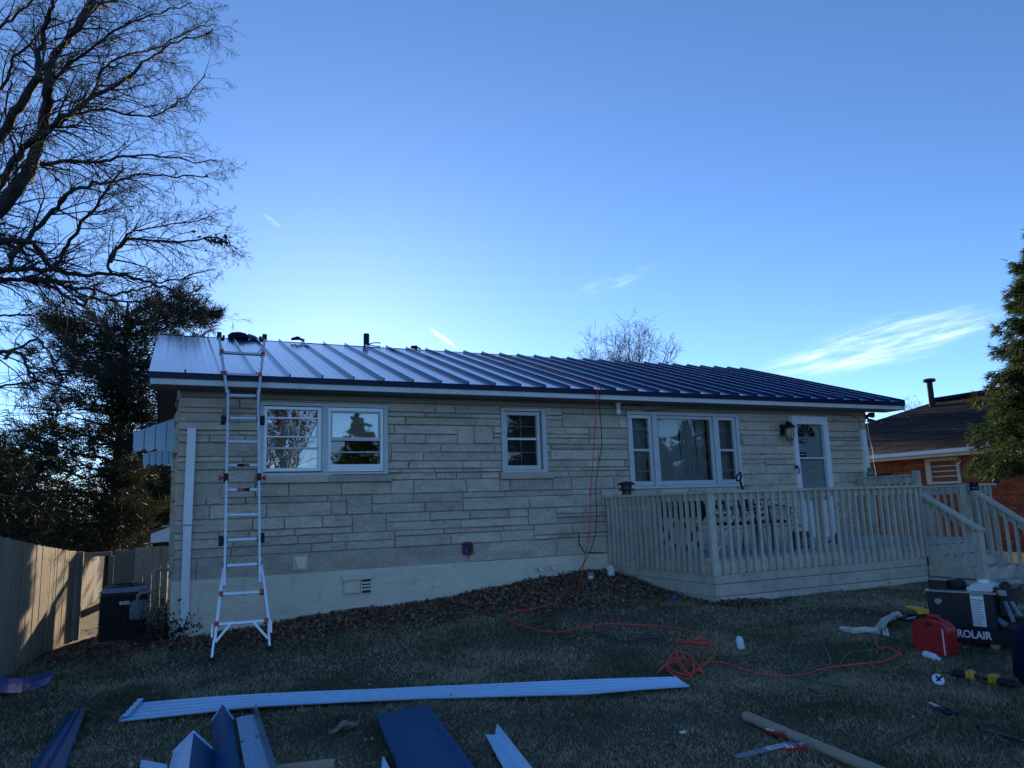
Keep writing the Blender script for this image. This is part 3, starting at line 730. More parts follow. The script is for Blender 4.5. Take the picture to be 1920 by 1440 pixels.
# side awnings, entry hood on the left wall
def awning(Y0, Y1, ptl, pwall, pbot, nsl, label):
    tl, tw, bl = atY(*ptl, Y0), atY(*pwall, Y0), atY(*pbot, Y0)
    X0, X1 = tl.x, HX0; zo, zw, zb2 = tl.z, tw.z, bl.z
    top = MB(); top.hexa([(X0,Y0,zo-.01),(X1,Y0,zw-.01),(X1,Y1,zw-.01),(X0,Y1,zo-.01),(X0,Y0,zo+.008),(X1,Y0,zw+.008),(X1,Y1,zw+.008),(X0,Y1,zo+.008)])
    aw = part('awning', top, M['panelwhite'], house, label=label)
    n = nsl; wd = (X1-X0)/n
    def slat(x, w, y, zt, zb3, dx=True):
        c = .3*w; t = .012
        if dx: pts = [(x+.006,y,zt(x)),(x+w-.006,y,zt(x+w)),(x+w-.006,y,zb3+c),(x+w-c,y,zb3),(x+c,y,zb3),(x+.006,y,zb3+c)]; v = (0,t,0)
        else: pts = [(y,x+.006,zt(x)),(y,x+w-.006,zt(x)),(y,x+w-.006,zb3+c),(y,x+w-c,zb3),(y,x+c,zb3),(y,x+.006,zb3+c)]; v = (t,0,0)
        part('slat', MB().prism(pts, v), M['panelwhite'], aw)
    f = lambda x: zo+(zw-zo)*(x-X0)/(X1-X0)-.012
    part('awning_gap_backing', MB().prism([(X0+.01,Y0+.02,zo-.02),(X1-.01,Y0+.02,zw-.02),(X1-.01,Y0+.02,zb2+.3*wd),(X0+.01,Y0+.02,zb2+.3*wd)], (0,.006,0)), M['meter'], aw)  # added dark board behind the slats, so the gaps read as shade
    for i in range(n): slat(X0+i*wd, wd, Y0+.004, f, zb2)
    m = max(3, int((Y1-Y0)/.2)); wy = (Y1-Y0)/m
    for i in range(m): slat(Y0+i*wy, wy, X0+.004, lambda x: zo-.012, zb2, False)
    return aw
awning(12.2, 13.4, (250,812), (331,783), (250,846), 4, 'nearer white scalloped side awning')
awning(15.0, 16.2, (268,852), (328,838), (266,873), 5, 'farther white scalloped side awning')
part('awning_arm', MB().bar(atY(322,862,12.3), atY(327,893,12.3), .03, .05), M['panelwhite'], house)
tl, wt, bl = atY(283,1000,13.0), atY(320,983,13.0), atY(283,1018,13.0)
hd = part('entry_hood', MB().prism([(tl.x,13.0,tl.z-.01),(HX0,13.0,wt.z-.02),(HX0,13.0,bl.z+.01),(tl.x,13.0,bl.z)], (0,1.0,0)), M['white'], house, label='small white side entry hood')
part('hood_roof', MB().prism([(tl.x-.03,12.98,tl.z-.008),(HX0,12.98,wt.z-.012),(HX0,12.98,wt.z+.018),(tl.x-.03,12.98,tl.z+.022)], (0,1.04,0)), M['stick'], hd)
# roof vent pipe
vp = MB(); a = atY(687, 652, RY+.5); vp.lathe((a.x, RY+.5, RZ-.3), [(.062,0),(.062,.70)], 12); part('vent_pipe', vp, M['blackmatte'], house)

# ------------------------------------------------------------------ deck
DX0, DX1, DY0, DF = 6.47, 12.3, 7.87, .83
deck = thing('wooden_deck', 'grey-green painted wooden deck with railings in front of the door', 'deck', (9.4, 9.2, .2))
RT = 1.712; BB = .625
k = 0; y = DY0+.03
while y < HY0-.1:
    w_ = min(.138, HY0-.07-y); part('deck_board', MB().box(DX0+.03, DX1-.03, y, y+w_, DF-.035, DF), M['deckfloor'], deck); y += .145
zs = [BB-.005, .50, .34, -.1]
for i in range(3):
    part('skirt_board', MB().box(DX0+.012+.003*i, 10.56, DY0+.012+.003*i, DY0+.05, zs[i+1]+.009, zs[i]), M['deck'], deck)
    part('skirt_board', MB().box(DX0+.012+.003*i, DX0+.05, DY0+.051, HY0-.04, zs[i+1]+.006, zs[i]), M['deck'], deck)
    part('skirt_board', MB().box(10.57, 10.6, DY0-.7+.0, DY0+.01, zs[i+1]+.006-.02*i, zs[i]-.12*0), M['deck'], deck) if i else None
kn = random.Random(8)
for i in range(26):
    xk = kn.uniform(DX0+.1, 10.4); zk = kn.choice([.585, .545, .46, .42, .30]); part('knot', MB().lathe((xk, DY0+.0125, zk), [(.012,0),(.009,.0015)], 7, (0,-1,0)), M['stick'], deck) if i % 2 else part('nail_head', MB().lathe((xk, DY0+.0125, zk), [(.006,0),(.006,.002)], 6, (0,-1,0)), M['steel'], deck)
part('rim_board', MB().box(DX0+.016, 10.56, DY0+.018, DY0+.052, BB, DF-.036), M['deck'], deck)
part('rim_board', MB().box(DX0+.016, DX0+.05, DY0+.053, HY0-.04, BB, DF-.036), M['deck'], deck)
part('rim_board', MB().box(11.62, DX1, DY0+.018, DY0+.052, .2, DF-.036), M['deck'], deck)
part('rim_board', MB().box(DX1-.04, DX1-.002, DY0+.053, HY0-.04, .2, DF-.036), M['deck'], deck)
# rails
part('top_rail', MB().box(DX0-.035, 10.60, DY0-.04, DY0+.10, RT-.036, RT), M['deck'], deck)
part('top_rail', MB().box(DX0-.035, DX0+.10, DY0+.102, HY0-.03, RT-.037, RT-.001), M['deck'], deck)
part('sub_rail', MB().box(DX0+.04, 10.56, DY0+.014, DY0+.05, RT-.13, RT-.038), M['deck'], deck)
part('sub_rail', MB().box(DX0+.014, DX0+.05, DY0+.052, HY0-.04, RT-.13, RT-.038), M['deck'], deck)
part('corner_post', MB().box(DX0-.022, DX0+.068, DY0-.022, DY0+.012, BB-.01, RT-.038), M['deck'], deck)
bal_f = MB().box(-.019, .019, -.026, .012, BB, RT-.038).mesh('baluster'); bal_s = MB().box(-.026, .012, -.019, .019, BB, RT-.038).mesh('baluster')
x = 6.505+.132
while x < 10.56: link('baluster', bal_f, M['deck'], deck, (x, DY0, 0)); x += .1317
link('baluster', bal_f, M['deck'], deck, (10.555, DY0, 0))
y = 8.08
while y < HY0-.03: link('baluster', bal_s, M['deck'], deck, (DX0, y, 0)); y += .1265
# inner posts
for X, Y in ((DX0+.095, DY0+.095), (8.5, DY0+.095), (10.5, DY0+.095), (DX0+.095, 9.2), (DX0+.095, HY0-.1)):
    part('post', MB().box(X-.044, X+.044, Y-.044, Y+.044, .0, RT-.039), M['deck'], deck)
# right side rails
def side_rail(ya, yb, top, X=DX1):
    part('top_rail', MB().box(X-.06, X+.08, ya, yb, top-.036, top), M['deck'], deck)
    part('sub_rail', MB().box(X-.02, X+.018, ya+.01, yb-.01, top-.16, top-.037), M['deck'], deck)
    y = ya+.1
    while y < yb-.02:
        part('baluster', MB().box(X-.058, X-.021, y-.019, y+.019, BB, top-.037), M['deck'], deck); y += .127
side_rail(9.26, HY0-.03, 1.93); side_rail(DY0+.06, 9.13, 1.708)
part('post', MB().box(DX1-.05, DX1+.05, 9.14, 9.24, 0, 1.99), M['deck'], deck)
part('post', MB().box(11.66, 11.76, DY0-.0, DY0+.10, -.05, 1.712), M['deck'], deck)
part('top_rail', MB().box(11.765, DX1+.08, DY0-.05, DY0+.055, RT-.04, RT-.004), M['deck'], deck)
x = 11.86
while x < DX1+.03:
    part('baluster', MB().box(x-.019, x+.019, DY0-.03, DY0+.008, BB, RT-.042), M['deck'], deck); x += .127
# stairs towards the lawn
steps = [(DF-.19, DY0-.27), (DF-.37, DY0-.55), (DF-.55, DY0-.83)]
for i, (zt, yf) in enumerate(steps):
    part('tread', MB().box(10.63, 12.05 if i else 11.68, yf, yf+.29, zt-.04, zt), M['tread'], deck)
    part('riser', MB().box(10.63, 12.03 if i else 11.66, yf+.26, yf+.28, zt+.002, zt+.146), M['deck'], deck)
    part('riser', MB().box(10.63, 12.03 if i else 11.66, yf+.025, yf+.045, -.1, zt-.042), M['deck'], deck)
for X in (10.58, 11.69):
    part('stringer', MB().prism([(X,DY0,DF-.03),(X,DY0-.85,DF-.62),(X,DY0-.85,-.1),(X,DY0,-.1)], (.035,0,0)), M['deck'], deck)
def stair_rail(X, w, ya, za, yb, zb_, post):
    part('hand_rail', MB().bar((X,ya,za), (X,yb,zb_), .14, .038), M['deck'], deck)
    part('sub_rail', MB().bar((X+.02,ya,za-.08), (X+.02,yb+.04,zb_-.08), .035, .09), M['deck'], deck)
    n = 6
    for i in range(n):
        t = (i+.7)/(n+.6); y = ya+(yb-ya)*t; zt = za+(zb_-za)*t-.03
        part('baluster', MB().box(X-.036, X+.001, y-.019, y+.019, zt-.90, zt), M['deck'], deck)
    if post:
        part('post', MB().box(X-.05, X+.05, yb+.02, yb+.12, -.1, zb_-.01), M['deck'], deck)
pa, pb2 = atX(1728,930,10.6), atX(1838,994,10.6)
stair_rail(10.62, .14, DY0-.01, EYE-.04, 7.0, EYE-.575, True)
stair_rail(11.74, .14, DY0-.03, EYE+.03, 6.95, EYE-.58, True)
a = atY(1825, 911, 7.78); sg = MB(); sg.box(a.x-.10, a.x+.10, 7.765, 7.775, a.z-.08, a.z+.06)
o = part('sign_plate', sg, M['navycloth'], deck, label='small dark security sign on the stair post'); part('sign_mark', MB().box(a.x-.07, a.x+.07, 7.760, 7.764, a.z-.045, a.z-.015).box(a.x-.012,a.x+.012,7.760,7.764,a.z+.02,a.z+.05), M['greycloth'], o)

# ------------------------------------------------------------------ extension ladder against the eave
LB, LT = Vector((.8, 9.08, G(.8, 9.08)+.02)), Vector((.8, EY0-.05, EZ+.03))
ldir = (LT-LB).normalized(); lnor = Vector((1,0,0)).cross(ldir).normalized()
def atL(x, y, off=0.0):
    d = ray(x, y); n = lnor; t = (LB-CAMPOS).dot(n)/d.dot(n); return CAMPOS+d*t+n*off*(-1 if n.y > 0 else 1)
lad = thing('extension_ladder', 'silver aluminium multi-position ladder with red joints leaning on the eave', 'ladder', LB)
def rail(pts, w=.026, d=.07, off=0.0, nm='side_rail'):
    P = [atL(*p, off) for p in pts]; mb = MB()
    for a, b in zip(P[:-1], P[1:]): mb.bar(a, b, w, d, up=lnor)
    return part(nm, mb, M['ladder'], lad)
rail([(402,1205),(413,1108),(421,1058)], .030, .075, .0); rail([(505,1182),(495,1096),(487,1050)], .030, .075, .0)      # flared base section
rail([(420,1100),(424,900),(427.5,735)], .024, .06, .03); rail([(486,1094),(485,900),(483,735)], .024, .06, .03)       # straight section
rail([(428,760),(422,712),(411,634)], .030, .07, .0); rail([(483,762),(487.5,712),(496,637)], .030, .07, .0)            # flared top section
def rung(a, b, r=.017, off=.0, red=True):
    A, B = atL(*a, off), atL(*b, off); mb = MB(); mb.bar(A, B, .034, .030, up=ldir); o = part('rung', mb, M['ladder'], lad)
    if red:
        for P in (A, B): mb = MB(); mb.bar(P-ldir*.028, P+ldir*.028, .044, .085, up=lnor); part('red_joint', mb, M['redmet'], o)
    return o
for a, b, red in (((415,661),(492.5,665),1),((421.5,701.5),(487,704),1),((427,741.5),(483,743),1),((426.5,784),(484,785.5),1),((425.5,828),(484,829),0),((424.5,873),(484,873),0),((423.5,919),(485,918.5),0),
                  ((423,966),(485,965),0),((422,1013),(485.5,1010),1),((421,1061),(486.5,1057.5),1),((414,1114.5),(490.5,1110),1),((406,1171),(499,1164),1)):
    o = rung(a, b, red=bool(red))
    if a[1] in (873, 919):
        m0, m1 = Vector(atL(a[0]+(b[0]-a[0])*.34, a[1]+(b[1]-a[1])*.34, .02)), Vector(atL(a[0]+(b[0]-a[0])*.72, a[1]+(b[1]-a[1])*.72, .02))
        part('rung_label', MB().bar(m0, m0+(m1-m0)*.55, .030, .004, up=lnor), M['redtag' if a[1] == 919 else 'navycloth'], o)
        part('rung_label', MB().bar(m0+(m1-m0)*.56, m1, .030, .004, up=lnor), M['navycloth' if a[1] == 919 else 'redtag'], o)
for x, y in ((418,788),(492,789),(414,1015),(491,1009)):
    p = atL(x, y, .01); part('wall_standoff', MB().bar(p-ldir*.05, p+ldir*.05, .05, .09, up=lnor), M['blackmatte'], lad)
for x, y, s in ((423.5,897,-1),(485,897,1)):
    p = atL(x, y, .02); k = part('lock_clamp', MB().bar(p-ldir*.045, p+ldir*.045, .05, .09, up=lnor), M['blackmatte'], lad)
    mb = MB(); mb.tube([p, p+Vector((s*.06,0,0))], .012, 6); mb.lathe(p+Vector((s*.05,0,0)), [(.02,0),(.034,.008),(.034,.03),(.018,.036)], 10, (s,0,0)); part('lock_knob', mb, M['redmet'], k)
for xa, xb, px_, s in (((397.5,1172),(396.5,1196),398,1),((507,1165),(507.5,1187),503,-1)):
    part('leveler_tube', MB().bar(atL(*xa,.03), atL(*xb,.03), .022, .03, up=lnor), M['ladder'], lad)
for a, b, br0, br1 in (((401,1200),(396.5,1236),(430,1172),(404,1204)),((503,1178),(505.5,1214),(475,1167),(502,1197))):
    A, B = atL(*a), atL(*b); B = Vector((B.x, B.y, B.z)); part('leg', MB().bar(A, B, .024, .034, up=lnor), M['ladder'], lad)
    part('brace', MB().bar(atL(*br0), atL(*br1), .026, .03, up=lnor), M['ladder'], lad)
    gzv = G(B.x, B.y); part('rubber_foot', MB().box(B.x-.028, B.x+.028, B.y-.045, B.y+.045, min(gzv-.01, B.z-.03), B.z+.02), M['blackmatte'], lad)
for x, y, s in ((411,632,1),(496,635,-1)):
    p = atL(x, y); mb = MB(); mb.bar(p-ldir*.02, p+ldir*.05, .055, .08, up=lnor); mb.bar(p+Vector((s*.05,0,0))-ldir*.03, p+Vector((s*.055,0,0))+ldir*.02, .03, .05, up=lnor); mb.bar(p-ldir*.02, p+Vector((s*.06,0,0))-ldir*.03, .03, .05, up=lnor); part('tip_cap', mb, M['blackmatte'], lad)
for a, b in (((413,648),(422,661)),((494,651),(481,664))): part('brace', MB().bar(atL(*a), atL(*b), .012, .02, up=lnor), M['ladder'], lad)

# ------------------------------------------------------------------ fences, gate
FA, FB = Vector((-1.60, 9.75, 0)), Vector((-1.355, 14.2, 0))
fdir = (FB-FA).normalized()
fence = thing('plank_fence', 'tall weathered plank fence with low sunlight across its boards, left of the house', 'fence', (FA.x, FA.y, G(FA.x, FA.y)))
fn = Vector((fdir.y, -fdir.x, 0))
L0 = FA-fdir*3.2; n = 0; t = 0.0; Ltot = (FB-L0).length
while t < Ltot-.02:
    w_ = random.uniform(.085, .105); a = L0+fdir*(t+.003); b = L0+fdir*min(t+w_-.003, Ltot)
    s = (t-3.2)/4.456
    top = EYE-.165-.335*max(s, -.3)-.02*s*(1-s)*4+random.uniform(-.008,.008)
    zb_ = G(a.x, a.y)-.05; off = fn*random.uniform(0,.006)
    part('plank', MB().hexa([a+off+Vector((0,0,zb_)), a+off+fn*.018+Vector((0,0,zb_)), b+off+fn*.018+Vector((0,0,zb_)), b+off+Vector((0,0,zb_)), a+off+Vector((0,0,top)), a+off+fn*.018+Vector((0,0,top)), b+off+fn*.018+Vector((0,0,top)), b+off+Vector((0,0,top))]), M['fence'], fence)
    t += w_
for hz in (.35, 1.15): part('fence_rail', MB().bar(L0-fn*.03+Vector((0,0,G(L0.x,L0.y)+hz)), FB-fn*.03+Vector((0,0,G(FB.x,FB.y)+hz-.05)), .04, .08), M['fencepost'], fence)
gY = 14.4
def back_x(px_): return atY(px_, 1100, gY).x
p0, p1 = atY(129,1036,gY-.1), atY(157,1036,gY-.1); zg = G(-1.3, gY)
part('gate_post', MB().box(p0.x, p1.x, gY-.12, gY-.02, zg-.1, p0.z+.0), M['fencepost'], fence)
gate = thing('yard_gate', 'grey plank gate frame and panels between the fence and the house', 'gate', (-.5, gY+.5, G(-.5, gY)))
gYb = gY+.75
a, b = atY(160,1040,gYb), atY(207,1037,gYb)
part('header', MB().box(a.x, b.x+.02, gYb, gYb+.06, a.z-.04, a.z+.03), M['fencepost'], gate)
c = atY(204,1050,gYb); part('jamb', MB().box(c.x, c.x+.08, gYb+.01, gYb+.07, zg-.1, a.z-.042), M['fencepost'], gate)
e0 = atY(215,1030,gYb).x; e1 = atY(253,1030,gYb).x; zt = atY(235,1031,gYb).z
part('board', MB().box(e0, e1, gYb+.02, gYb+.05, zg-.1, zt), M['fencepost'], gate)
x = e1+.008; 
while x < HX0-.06:
    w_ = min(.135, HX0-.05-x); part('board', MB().box(x, x+w_, gYb+.0, gYb+.03, zg-.1, zt+.03+random.uniform(-.01,.015)), M['fence'], gate); x += w_+.008
# second fence seen through the gate opening
f2 = thing('far_fence', 'sunlit plank fence seen through the open gate', 'fence', (-1.5, 18, -.3))
A2, B2 = Vector((-1.75, 16.2, 0)), Vector((-1.35, 24.5, 0)); d2 = (B2-A2).normalized(); L2 = (B2-A2).length; t = 0; n2 = Vector((d2.y,-d2.x,0))
while t < L2:
    a = A2+d2*(t+.004); b = A2+d2*(t+.136); top = EYE-.60-.04*t+random.uniform(-.012,.012); zb_ = G(a.x,a.y)-.05
    part('plank', MB().hexa([a+Vector((0,0,zb_)), a+n2*.02+Vector((0,0,zb_)), b+n2*.02+Vector((0,0,zb_)), b+Vector((0,0,zb_)), a+Vector((0,0,top)), a+n2*.02+Vector((0,0,top)), b+n2*.02+Vector((0,0,top)), b+Vector((0,0,top))]), M['fence'], f2); t += .14

# ------------------------------------------------------------------ condenser, gas meter
yac = 11.7
a, b, c = atY(187,1107,yac), atY(281,1103,yac), atY(186,1192,yac)
az0 = G(-.5, yac)-.0; X0, X1, ZT2 = a.x, b.x-.015, a.z
ac = thing('air_conditioner', 'black square outdoor air conditioner beside the gate', 'air conditioner', ((X0+X1)/2, yac+.35, az0))
part('pad', MB().box(X0-.06, X1+.06, yac-.05, yac+.8, az0-.05, az0+.04), M['asphalt'], ac)
part('cabinet', MB().box(X0+.012, X1-.012, yac+.012, yac+.72, az0+.042, ZT2-.05), M['blackac'], ac)
for i in range(26):
    z_ = az0+.07+i*(ZT2-az0-.15)/26; part('louvre', MB().hexa([(X0,yac-.004,z_),(X1,yac-.004,z_),(X1,yac+.011,z_+.008),(X0,yac+.011,z_+.008),(X0,yac-.004,z_+.004),(X1,yac-.004,z_+.004),(X1,yac+.011,z_+.014),(X0,yac+.011,z_+.014)]), M['blackac'], ac)
tp = MB(); tp.hexa([(X0-.01,yac-.012,ZT2-.048),(X1+.01,yac-.012,ZT2-.048),(X1+.01,yac+.74,ZT2-.048),(X0-.01,yac+.74,ZT2-.048),(X0+.03,yac+.03,ZT2),(X1-.03,yac+.03,ZT2),(X1-.03,yac+.7,ZT2),(X0+.03,yac+.7,ZT2)]); part('top_cover', tp, M['acTop'], ac)
fg = MB()
for r_ in (.1, .17, .24, .3): fg.tube([((X0+X1)/2+r_*math.cos(t), yac+.37+r_*math.sin(t), ZT2+.02) for t in np.linspace(0, 2*math.pi, 25)], .005, 4, False)
part('fan_grille', fg, M['black'], ac)
a, b = atY(224,1128,yac-.01), atY(243,1133,yac-.01); part('name_badge', MB().box(a.x, b.x, yac-.016, yac-.006, b.z, a.z), M['whitewood'], ac)
gm_ = thing('gas_meter', 'grey gas meter with bent pipe in front of the black air conditioner', 'gas meter', (atY(262,1150,11.4).x, 11.4, G(-.2, 11.4)))
a, b = atY(247,1129,11.4), atY(274,1162,11.4); cx = (a.x+b.x)/2
body = MB(); body.lathe((cx, 11.47, b.z), [(.08,0),(.115,.02),(.12,.14),(.11,.22),(.09,.25)], 16); body.box(cx-.11, cx+.11, 11.36, 11.46, b.z+.03, a.z-.02); part('meter_body', body, M['meter'], gm_, smooth=False)
P = [atY(x, y, 11.45) for x, y in ((258,1128),(258,1118),(264,1112),(280,1111),(291,1114),(292,1190))]; mb = MB(); mb.tube(P, .022, 8); part('meter_pipe', mb, M['pipe'], gm_)
P = [atY(x, y, 11.5) for x, y in ((320,1067),(295,1068),(291,1073),(290,1118))]; mb = MB(); mb.tube(P, .026, 8); part('meter_pipe', mb, M['pipe'], gm_)
P = [atY(x, y, 11.3) for x, y in ((293,1088),(305,1088),(305,1186))]; mb = MB(); mb.tube(P, .012, 6); part('conduit', mb, M['pipe'], gm_)

# ------------------------------------------------------------------ neighbour's brick house
NX, NY0, NY1, NZ = 21.0, 2.0, 24.0, EYE+1.0
nb = thing('brick_house', 'orange brick neighbouring house with dark hipped shingle roof', 'house', (26, 13, .1))
part('wall', MB().box(NX+.02, NX+9, NY0, NY1, -.3, NZ+.05), M['brickmortar'], nb)
WY0, WY1 = atX(1738,890,NX).y, atX(1802,890,NX).y; WZ0, WZ1 = atX(1770,906,NX).z-.02, NZ-.0
wy0, wy1 = min(WY0,WY1), max(WY0,WY1)
bv = MB(); r_i = 0; z = .0
while z < NZ:
    y = 8.0+(.11 if r_i % 2 else 0)
    while y < 17.5:
        if not (y+.2 > wy0 and y < wy1 and z+.06 > WZ0):
            p = random.uniform(0,.006); bv.box(NX-p, NX+.025, y, y+.205, z, z+.062)
        y += .217
    z += .075; r_i += 1
part('brick', bv, M['brick'], nb, kind='stuff')
win = part('window', frame_rect(MB(), 0, 1, 0, 1, 0, .05, .1, .1, .1, .1), M['cream'], nb) if False else None
mb = MB()
for ya, yb, za, zb_ in ((wy0, wy0+.09, WZ0, WZ1), (wy1-.17, wy1, WZ0, WZ1), (wy0+.09, wy1-.17, WZ0, WZ0+.07), (wy0+.09, wy1-.17, WZ1-.10, WZ1)): mb.box(NX-.04, NX+.05, ya, yb, za, zb_)
win = part('window', mb, M['cream'], nb)
part('blind', MB().box(NX+.03, NX+.04, wy0+.09, wy1-.17, WZ0+.07, WZ1-.1), M['stick'], win)
for k in range(1, 4):
    zz = WZ0+.07+(WZ1-WZ0-.17)*k/4; part('rail', MB().box(NX-.01, NX+.028, wy0+.09, wy1-.17, zz-.018, zz+.018), M['cream'], win)
part('soffit', MB().box(NX-.55, NX+9.6, NY0-.5, NY1+.5, NZ+.055, NZ+.075), M['cream'], nb)
part('fascia', MB().box(NX-.57, NX-.55, NY0-.5, NY1+.5, NZ+.0, NZ+.20), M['cream'], nb)
part('gutter', MB().box(NX-.68, NX-.572, NY0-.5, NY1+.5, NZ+.10, NZ+.21), M['white'], nb)
ex0, ex1, ey0, ey1, ez = NX-.60, NX+10.4, NY0-.6, NY1-.3, NZ+.215
rx, rz = (ex0+ex1)/2, EYE+3.32; h_ = rx-ex0
ry0, ry1 = ey0+h_, ey1-h_
sh = MB(); nr = 24
def lerp(a, b, t): return tuple(a[i]+(b[i]-a[i])*t for i in range(3))
for (ea, eb, ra, rb_) in (((ex0,ey0,ez),(ex0,ey1,ez),(rx,ry0,rz),(rx,ry1,rz)), ((ex1,ey1,ez),(ex1,ey0,ez),(rx,ry1,rz),(rx,ry0,rz)), ((ex0,ey1,ez),(ex1,ey1,ez),(rx,ry1,rz),(rx,ry1,rz)), ((ex1,ey0,ez),(ex0,ey0,ez),(rx,ry0,rz),(rx,ry0,rz))):
    for i in range(nr):
        t0, t1 = i/nr, (i+1)/nr
        A, B, C, D = lerp(ea, ra, t0), lerp(eb, rb_, t0), lerp(eb, rb_, t1), lerp(ea, ra, t1)
        up = .006; A, B = (A[0],A[1],A[2]+up), (B[0],B[1],B[2]+up)
        nseg = max(1, int(abs(B[1]-A[1])+abs(B[0]-A[0]))*2)
        for k in range(nseg):
            a, b = k/nseg, (k+1)/nseg; j = random.uniform(-.004,.004)
            q = [lerp(A,B,a), lerp(A,B,b), lerp(D,C,b), lerp(D,C,a)]; q = [(p[0],p[1],p[2]+j) for p in q]
            sh.add(q+[(q[0][0],q[0][1],q[0][2]-up),(q[1][0],q[1][1],q[1][2]-up)], [(0,3,2,1),(0,1,5,4)])
part('shingle', sh, M['shingle'], nb, kind='stuff')
rv = MB(); rv.tube([(rx, ry1+.02-i*.25, rz+.03) for i in range(12)], .13, 6); part('ridge_cap', rv, M['shingle'], nb)
q = atX(1747,752,rx-.6); cp = MB(); qt = atX(1745,712,rx-.6); cp.lathe((q.x,q.y,q.z-.5), [(.10,0),(.10,qt.z-q.z+.42)], 10); cp.lathe((q.x,q.y,qt.z-.09), [(.12,0),(.21,.02),(.21,.12),(.12,.14)], 10); part('flue_pipe', cp, M['blackmatte'], nb)
rk = thing('stone_edging', 'pale rounded stones along the foot of the brick house', 'stones', (NX-.5, 9.5, 0))
for i in range(9):
    yy = 8.2+i*.42; mb = MB(); r0 = random.uniform(.16,.24); mb.lathe((NX-.5+random.uniform(-.1,.1), yy, .0), [(r0*.7,0),(r0,.09),(r0*.9,.2),(r0*.4,.3)], 7); part('stone', mb, M['rock'], rk)

# ------------------------------------------------------------------ trees
def grow(P0, D0, length, r0, depth, segs, rr, droop=0.0, up=0.0, wig=.22, kids=(3, 6), spread=.8, shrink=.55, minr=.0022, n=4):
    """append a wandering branch and its side shoots to segs"""
    p = np.array(P0, float); d = np.array(D0, float); d /= np.linalg.norm(d); st = length/n; pts = [p.copy()]
    for i in range(n):
        d = d+rr.normal(0, wig, 3)*(.6+.4*i/n)+np.array([0, 0, up-droop])*.25; d /= np.linalg.norm(d)
        p = p+d*st; pts.append(p.copy())
    for i in range(n):
        a = max(r0*(1-.75*i/n), minr); b = max(r0*(1-.75*(i+1)/n), minr); segs.append((pts[i], pts[i+1], a, b))
    if depth > 0:
        k = rr.integers(kids[0], kids[1]+1)
        for j in range(k):
            t = rr.uniform(.2, 1.0)*n; i = min(int(t), n-1); q = pts[i]+(pts[i+1]-pts[i])*(t-i)
            dd = (pts[i+1]-pts[i]); dd /= np.linalg.norm(dd); v = rr.normal(0, 1, 3); v -= dd*v.dot(dd); v /= np.linalg.norm(v)+1e-9
            nd = dd*(1-spread*.45)+v*spread; grow(q, nd, length*shrink*rr.uniform(.6,1.15)*(1-.35*t/n), max(r0*.5*(1-.5*t/n), minr), depth-1, segs, rr, droop, up, wig, kids, spread, shrink, minr, max(3, n-1))
def seg_part(name, segs, mt, parent, n=3, kind=None):
    m = seg_mesh(name, [s[0] for s in segs], [s[1] for s in segs], [s[2] for s in segs], [s[3] for s in segs], n, ORG[parent.name])
    o = link(name, m, mt, parent, ORG[parent.name])
    if kind: o['kind'] = kind
    return o
tr = np.random.default_rng(21)
big = thing('bare_tree', 'large bare winter tree spreading its branches over the left of the picture', 'tree', (-6.7, 9.9, G(-6.7, 9.9)))
BY = 9.5
